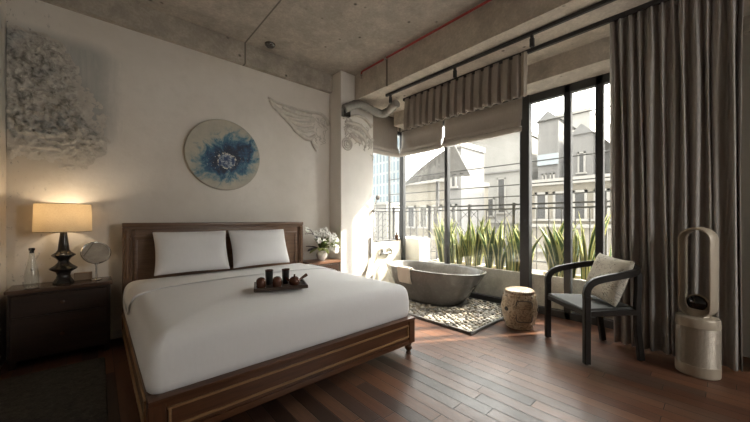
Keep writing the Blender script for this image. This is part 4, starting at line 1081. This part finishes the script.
# ------------------------------------------------------------------ garden stool
sx, sy = 3.50, 1.485
st = thing('garden_stool', 'barrel-shaped painted ceramic garden stool beside the pebbles', 'stool', (sx, sy, 0), R(200)); st.scale = (1, 1, .93)
b = BM(); lathe(b, [(.125, 0), (.138, .008), (.14, .03), (.15, .06), (.172, .12), (.186, .2), (.188, .25), (.18, .32), (.162, .385), (.15, .405), (.155, .42), (.15, .44), (.13, .452), (.06, .458), (.0, .459)], 48, caps=False); obj('body', b, 'stool', st)
b = BM()
for k_ in range(14):
    a = k_ * 2 * math.pi / 14
    for z, rr in ((.068, .156), (.385, .164)): lathe(b, [(.012, -.004), (.012, .003), (.006, .008), (.001, .009)], 10, mtx=Matrix.Rotation(a, 4, 'Z') @ Matrix.Translation((rr, 0, z)) @ Matrix.Rotation(R(90), 4, 'Y'))
obj('studs', b, 'stool', st)
for a in (20, 140, 260):
    b = BM(); pts = [(x, z) for x, z in rrect(.085, .12, .03, 4)]
    tube(b, [Vector((math.cos(R(a) + x / .187) * (.189 - .9 * (z) ** 2 * .8), math.sin(R(a) + x / .187) * (.189 - .9 * z ** 2 * .8), .225 + z)) for x, z in pts], .005, 6, closed=True); obj('panel_frame', b, 'dark_stone', st)
for a in (80, 200, 320):
    b = BM(); lathe(b, [(.022, -.008), (.026, .0), (.02, .006), (.004, .007)], 16, mtx=Matrix.Rotation(R(a), 4, 'Z') @ Matrix.Translation((.186, 0, .235)) @ Matrix.Rotation(R(90), 4, 'Y')); o = obj('hole_boss', b, 'black_glaze', st)

# ------------------------------------------------------------------ armchair
ca, cb = Vector((3.39, 1.16, 0)), Vector((2.975, .71, 0))
mid = (ca + cb) / 2; xd = (cb - ca).normalized()            # local x: from the far front leg to the near one
ang = math.atan2(xd.y, xd.x)
ch = thing('armchair', 'black wooden armchair with curved arms in front of the curtain', 'chair', mid, ang)
# local frame: x along the front, +y to the back of the chair
W2, DB = .29, .47
sgn = 1 if (Matrix.Rotation(ang, 3, 'Z') @ Vector((0, 1, 0))).dot(Vector((.73, -.68, 0))) > 0 else -1
def Y_(y): return y * sgn
def leg(pts, sec): return sweep(BM(), [(x, Y_(y), z) for x, y, z in pts], sec, up=(0, 1, 0))
for s in (-1, 1):
    obj('leg', leg([(s * W2, .0, 0.012), (s * W2, 0, .43), (s * W2, .0, .56)], rect(.042, .052)), 'chair_wood', ch)
    obj('leg', leg([(s * (W2 - .07), DB + .03, 0.012), (s * (W2 - .065), DB - .0, .25), (s * (W2 - .06), DB - .012, .45), (s * (W2 - .064), DB - .0, .60), (s * (W2 - .066), DB + .002, .745)], rect(.038, .05)), 'chair_wood', ch)
    b = BM(); lathe(b, [(.012, 0), (.014, .004), (.014, .014)], 12, (s * W2, 0)); f = obj('foot_glide', b, 'chrome', ch)
    b = BM(); lathe(b, [(.012, 0), (.014, .004), (.014, .014)], 12, (s * (W2 - .07), Y_(DB + .03))); f = obj('foot_glide', b, 'chrome', ch)
half = [(W2, 0, .54), (W2, .0, .60), (W2, .022, .65), (W2, .07, .685), (W2, .15, .708), (W2 - .003, .28, .732), (W2 - .02, .40, .752), (W2 - .07, .475, .766), (W2 - .15, .515, .775), (0, .528, .78)]
path = smooth_path([(-x, y, z) for x, y, z in half] + [(x, y, z) for x, y, z in half[:-1][::-1]], 6)
n_ = len(path)
def upf(i):
    p = path[i]; q = Vector((p.x * .5, (p.y - .15), 0))
    if abs(p.x) > W2 - .06 and p.y < .3: return (0, -1, .02) if p.z < .66 and p.y < .03 else (0, -max(0, (.12 - p.y)) * 6, 1)
    return (0, 0, 1)
b = BM(); t = bmesh.new()
# the arm rail is a flat bent band: 30 mm thick, 55 mm tall, carried in vertical planes
rings = []
for i, p in enumerate(path):
    a = path[max(0, i - 1)]; c = path[min(n_ - 1, i + 1)]; tan = (c - a).normalized()
    hor = Vector((p.x * 1.2, max(0, p.y - .25) * 2.2, 0)); hor = hor - tan * hor.dot(tan); hor.normalize()
    upn = tan.cross(hor).normalized()
    rings.append([t.verts.new(p + hor * q[0] + upn * q[1]) for q in rect(.036, .056)])
for p, q in zip(rings, rings[1:]):
    for j in range(8): t.faces.new((p[j], p[(j + 1) % 8], q[(j + 1) % 8], q[j]))
t.faces.new(rings[0]); t.faces.new(rings[-1][::-1])
for v in t.verts: v.co.y *= sgn
merge(b, t); obj('arm_rail', b, 'chair_wood', ch)
b = BM()
def bx(lo, hi, bev=.005): box(b, (lo[0], min(Y_(lo[1]), Y_(hi[1])), lo[2]), (hi[0], max(Y_(lo[1]), Y_(hi[1])), hi[2]), bev, 1)
bx((-W2 + .02, -.018, .395), (W2 - .02, .018, .44)); bx((-W2 + .06, DB - .03, .395), (W2 - .06, DB + .0, .44)); 
for s in (-1, 1):
    sweep(b, [(s * (W2 - .004), Y_(.0), .417), (s * (W2 - .058), Y_(DB - .01), .417)], rect(.03, .045), up=(0, 0, 1))
obj('seat_frame', b, 'chair_wood', ch)
b = BM(); V = []
for z, ins in ((.425, 0), (.447, 0), (.455, .008)):
    V.append([b.verts.new((x, Y_(y), z)) for x, y in ((-W2 + .012 + ins, -.012 + ins), (W2 - .012 - ins, -.012 + ins), (W2 - .068 - ins, DB - .012 - ins), (-W2 + .068 + ins, DB - .012 - ins))])
for a, c in zip(V, V[1:]):
    for i in range(4): b.faces.new((a[i], a[(i + 1) % 4], c[(i + 1) % 4], c[i]))
b.faces.new(V[0]); b.faces.new(V[-1]); obj('seat', b, 'seat_pad', ch, smooth=False)
# scatter cushion
b = pillow_bm(.44, .43, .12, 6)
o = obj('scatter_cushion', b, 'cushion', sub=1, auto=False)
M = Matrix.Translation(mid) @ Matrix.Rotation(ang, 4, 'Z') @ Matrix.Translation((.02, Y_(.362), .662)) @ Matrix.Rotation(R(-20) * sgn, 4, 'X') @ Matrix.Rotation(R(4), 4, 'Y')
o.matrix_world = M; tag(o, 'cream cushion with scribbled dark lines on the armchair seat', 'cushion')

# ------------------------------------------------------------------ air purifier fan
ax, ay = 3.475, .108
ap = thing('purifier_fan', 'champagne bladeless fan with tall oval loop in front of the curtain', 'fan', (ax, ay, 0), R(-90) + math.atan2(ay, ax) + R(-20))
b = BM(); lathe(b, [(.118, 0), (.125, .006), (.127, .02), (.127, .085)], 48); obj('base', b, 'purifier', ap)
b = BM(); prof = []
for i in range(34): z = .085 + i * .0085; prof += [(.1262, z), (.1238, z + .0042)]
lathe(b, prof + [(.1262, .374)], 48); obj('grille', b, 'purifier_grille', ap)
b = BM(); lathe(b, [(.127, .374), (.127, .42), (.12, .44), (.1, .447), (.066, .449), (.06, .46), (.06, .492), (.055, .5), (.0, .5)], 48, caps=False); obj('collar', b, 'purifier', ap)
loop = []
hw, z0, z1 = .09, .52, 1.035
for i in range(21): a = R(180 * i / 20); loop.append((hw * math.cos(a), 0, z1 + hw * math.sin(a)))
for i in range(1, 10): loop.append((-hw, 0, z1 - (z1 - z0) * i / 10))
for i in range(11): a = R(180 + 180 * i / 10); loop.append((hw * math.cos(a), 0, z0 + .8 * hw * math.sin(a)))
for i in range(1, 10): loop.append((hw, 0, z0 + (z1 - z0) * i / 10))
b = BM(); sweep(b, loop, [(-.06, -.003), (-.055, -.007), (.055, -.011), (.065, -.004), (.065, .006), (.055, .01), (-.055, .007), (-.06, .003)], up=lambda i: (loop[i][0], 0, loop[i][2] - min(max(loop[i][2], z0), z1)), closed=True); obj('loop', b, 'purifier', ap)
b = BM(); lathe(b, [(.0, -.034), (.04, -.03), (.056, -.01), (.06, .01), (.056, .022), (.034, .03), (.0, .034)], 32, caps=False, mtx=Matrix.Translation((0, .0, .545)) @ Matrix.Rotation(R(90), 4, 'X')); o = obj('display', b, 'black_gloss', ap); tag(o, 'round black display')
b = BM(); tube(b, [(.064 * math.cos(i * .196), 0, .545 + .064 * math.sin(i * .196)) for i in range(32)], .0065, 8, closed=True, up=(0, 1, 0)); obj('display_ring', b, 'purifier', ap)

# ------------------------------------------------------------------ curtains and blinds
def drape(nm, y0, y1, ztop, zbot, xtop, xbot, folds, atop, abot, m, label, seed=0, ny=340, nz=26, loc=None, parent=None, headz=.07):
    b = BM(); r = random.Random(seed); ph = [r.uniform(-.35, .35) for _ in range(int(folds) + 3)]; am = [r.uniform(.65, 1.15) for _ in range(int(folds) + 3)]
    rows = []
    for j in range(nz + 1):
        t = j / nz; z = ztop + (zbot - ztop) * t; row = []
        g = min(1, max(0, (ztop - z - headz) / .5))
        for i in range(ny + 1):
            s = i / ny; y = y0 + (y1 - y0) * s; q = s * folds; k_ = int(q); f = q - k_
            sh = ph[k_] * (1 - f) + ph[k_ + 1] * f; A = (am[k_] * (1 - f) + am[k_ + 1] * f)
            wv = math.sin(2 * math.pi * (q + sh * .6 + .05 * g * math.sin(z * 2 + k_)))
            wv = math.copysign(abs(wv) ** .9, wv)
            amp = (atop + (abot - atop) * g) * A
            fine = .008 * (1 - g) * math.sin(2 * math.pi * q * 3.1 + 1)
            x = xtop + (xbot - xtop) * t - amp * wv + fine + .006 * noise.noise(Vector((q * 1.5, z * 1.2, seed)))
            row.append(b.verts.new((x, y + .012 * g * math.sin(2 * math.pi * q * .5 + z), z)))
        rows.append(row)
    for p, q in zip(rows, rows[1:]):
        for i in range(ny): b.faces.new((p[i], p[i + 1], q[i + 1], q[i]))
    return b
cu = thing('window_curtain', 'floor-length taupe linen curtain gathered at the right of the window', 'curtain', (3.56, .28, 0))
b = drape('panel', .665, -.125, 3.02, .03, 3.49, 3.68, 12, .028, .038, 'curtain', '', 3); o = wobj('curtain_panel', b, 'curtain', cu, auto=False); md = o.modifiers.new('thickness', 'SOLIDIFY'); md.thickness = .004
b = drape('tape', .665, -.125, 3.0, 2.94, 3.492, 3.495, 28, .012, .014, 'curtain', '', 5, nz=3); o = wobj('header_tape', b, 'curtain', cu, auto=False); md = o.modifiers.new('thickness', 'SOLIDIFY'); md.thickness = .004
va = thing('pleated_valance', 'short pleated taupe valance hanging above the roman blinds', 'valance', (3.46, 2.28, 2.52))
def valance():
    b = BM(); y0, y1, n = 3.165, 1.43, 15; zt, zb = 3.0, 2.53; rows = []; K = 16
    def cross(f, g):                                        # one box pleat: a proud flat face and a deep return
        if f < .08: x = -.5 + f / .08 * 1.0 - .5 * 0
        f2 = f
        w_ = 1 / (1 + math.exp(-(f2 - .12) * 60)) - 1 / (1 + math.exp(-(f2 - .78) * 60))
        return w_
    for j in range(15):
        t = j / 14; z = zt + (zb - zt) * t; row = []
        amp = .028 + .03 * min(1, t * 1.6)
        for i in range(n * K + 1):
            q = i / K; k_ = int(q); f = q - k_; y = y0 + (y1 - y0) * q / n
            x = 3.455 - amp * cross(f, t) + .02 * math.sin(f * math.pi) * (1 - t) * 0
            zz = z + (.012 * math.sin(f * 6.28) * t)
            row.append(b.verts.new((x, y, zz)))
        rows.append(row)
    for p, q in zip(rows, rows[1:]):
        for i in range(len(p) - 1): b.faces.new((p[i], p[i + 1], q[i + 1], q[i]))
    return b
o = wobj('pleated_panel', valance(), 'valance', va, auto=False); md = o.modifiers.new('thickness', 'SOLIDIFY'); md.thickness = .004
b = drape('end', 1.435, 1.375, 3.005, 2.525, 3.44, 3.43, 2, .012, .02, 'blind', '', 8, ny=30, nz=10); o = wobj('end_fold', b, MAT['towel'], va, auto=False); md = o.modifiers.new('thickness', 'SOLIDIFY'); md.thickness = .004
tag(o, 'paler lining fold')

def blind(label, P0, P1, nrm, zt, zb, loc):
    """roman blind between plan points P0 and P1, folds stacked at the bottom, bulging along nrm"""
    t = thing('roman_blind', label, 'blind', loc, group='taupe roman blinds at the window'); P0, P1, nv = Vector(P0), Vector(P1), Vector(nrm)
    prof = [(zt, 0), (zt - (zt - zb) * .3, .004), (zb + .17, .012), (zb + .145, .04), (zb + .075, .05), (zb + .066, .02), (zb + .075, .055), (zb + .06, .068), (zb + .012, .066), (zb, .045), (zb + .01, .02), (zb + .07, .012)]
    b = BM(); n = 24; rows = []
    for z, d in prof:
        rows.append([b.verts.new((*(P0 + (P1 - P0) * (i / n) + nv * (d + .004 * math.sin(i * .9 + z * 9))), z - .006 * math.sin(math.pi * i / n) * (1 if z < zb + .18 else 0))) for i in range(n + 1)])
    for p, q in zip(rows, rows[1:]):
        for i in range(n): b.faces.new((p[i], p[i + 1], q[i + 1], q[i]))
    o = wobj('blind_fabric', b, 'blind', t, auto=False); m = o.modifiers.new('thickness', 'SOLIDIFY'); m.thickness = .004
    b = BM(); c = (P0 + P1) / 2; dr = P1 - P0
    e0 = P0 - nv * .02; e1 = P1 - nv * .02; lo = [min(e0[i], e1[i]) - .008 for i in (0, 1)]; hi = [max(e0[i], e1[i]) + .008 for i in (0, 1)]
    box(b, (lo[0], lo[1], zt - .01), (hi[0], hi[1], zt + .02)); wobj('head_rail', b, 'black_metal', t, smooth=False)
blind('taupe roman blind left of the thin mullion, behind the bathtub', (4.10, 3.835), (4.10, 2.94), (-1, 0), 2.775, 2.315, (4.09, 3.35, 2.4))
blind('wide taupe roman blind between thin mullion and door post', (4.10, 2.91), (4.10, 1.70), (-1, 0), 2.775, 2.33, (4.09, 2.3, 2.4))
blind('narrow taupe roman blind over the corner window beside the column', (3.36, 3.875), (4.015, 3.875), (0, -1), 2.99, 2.30, (3.7, 3.85, 2.4))
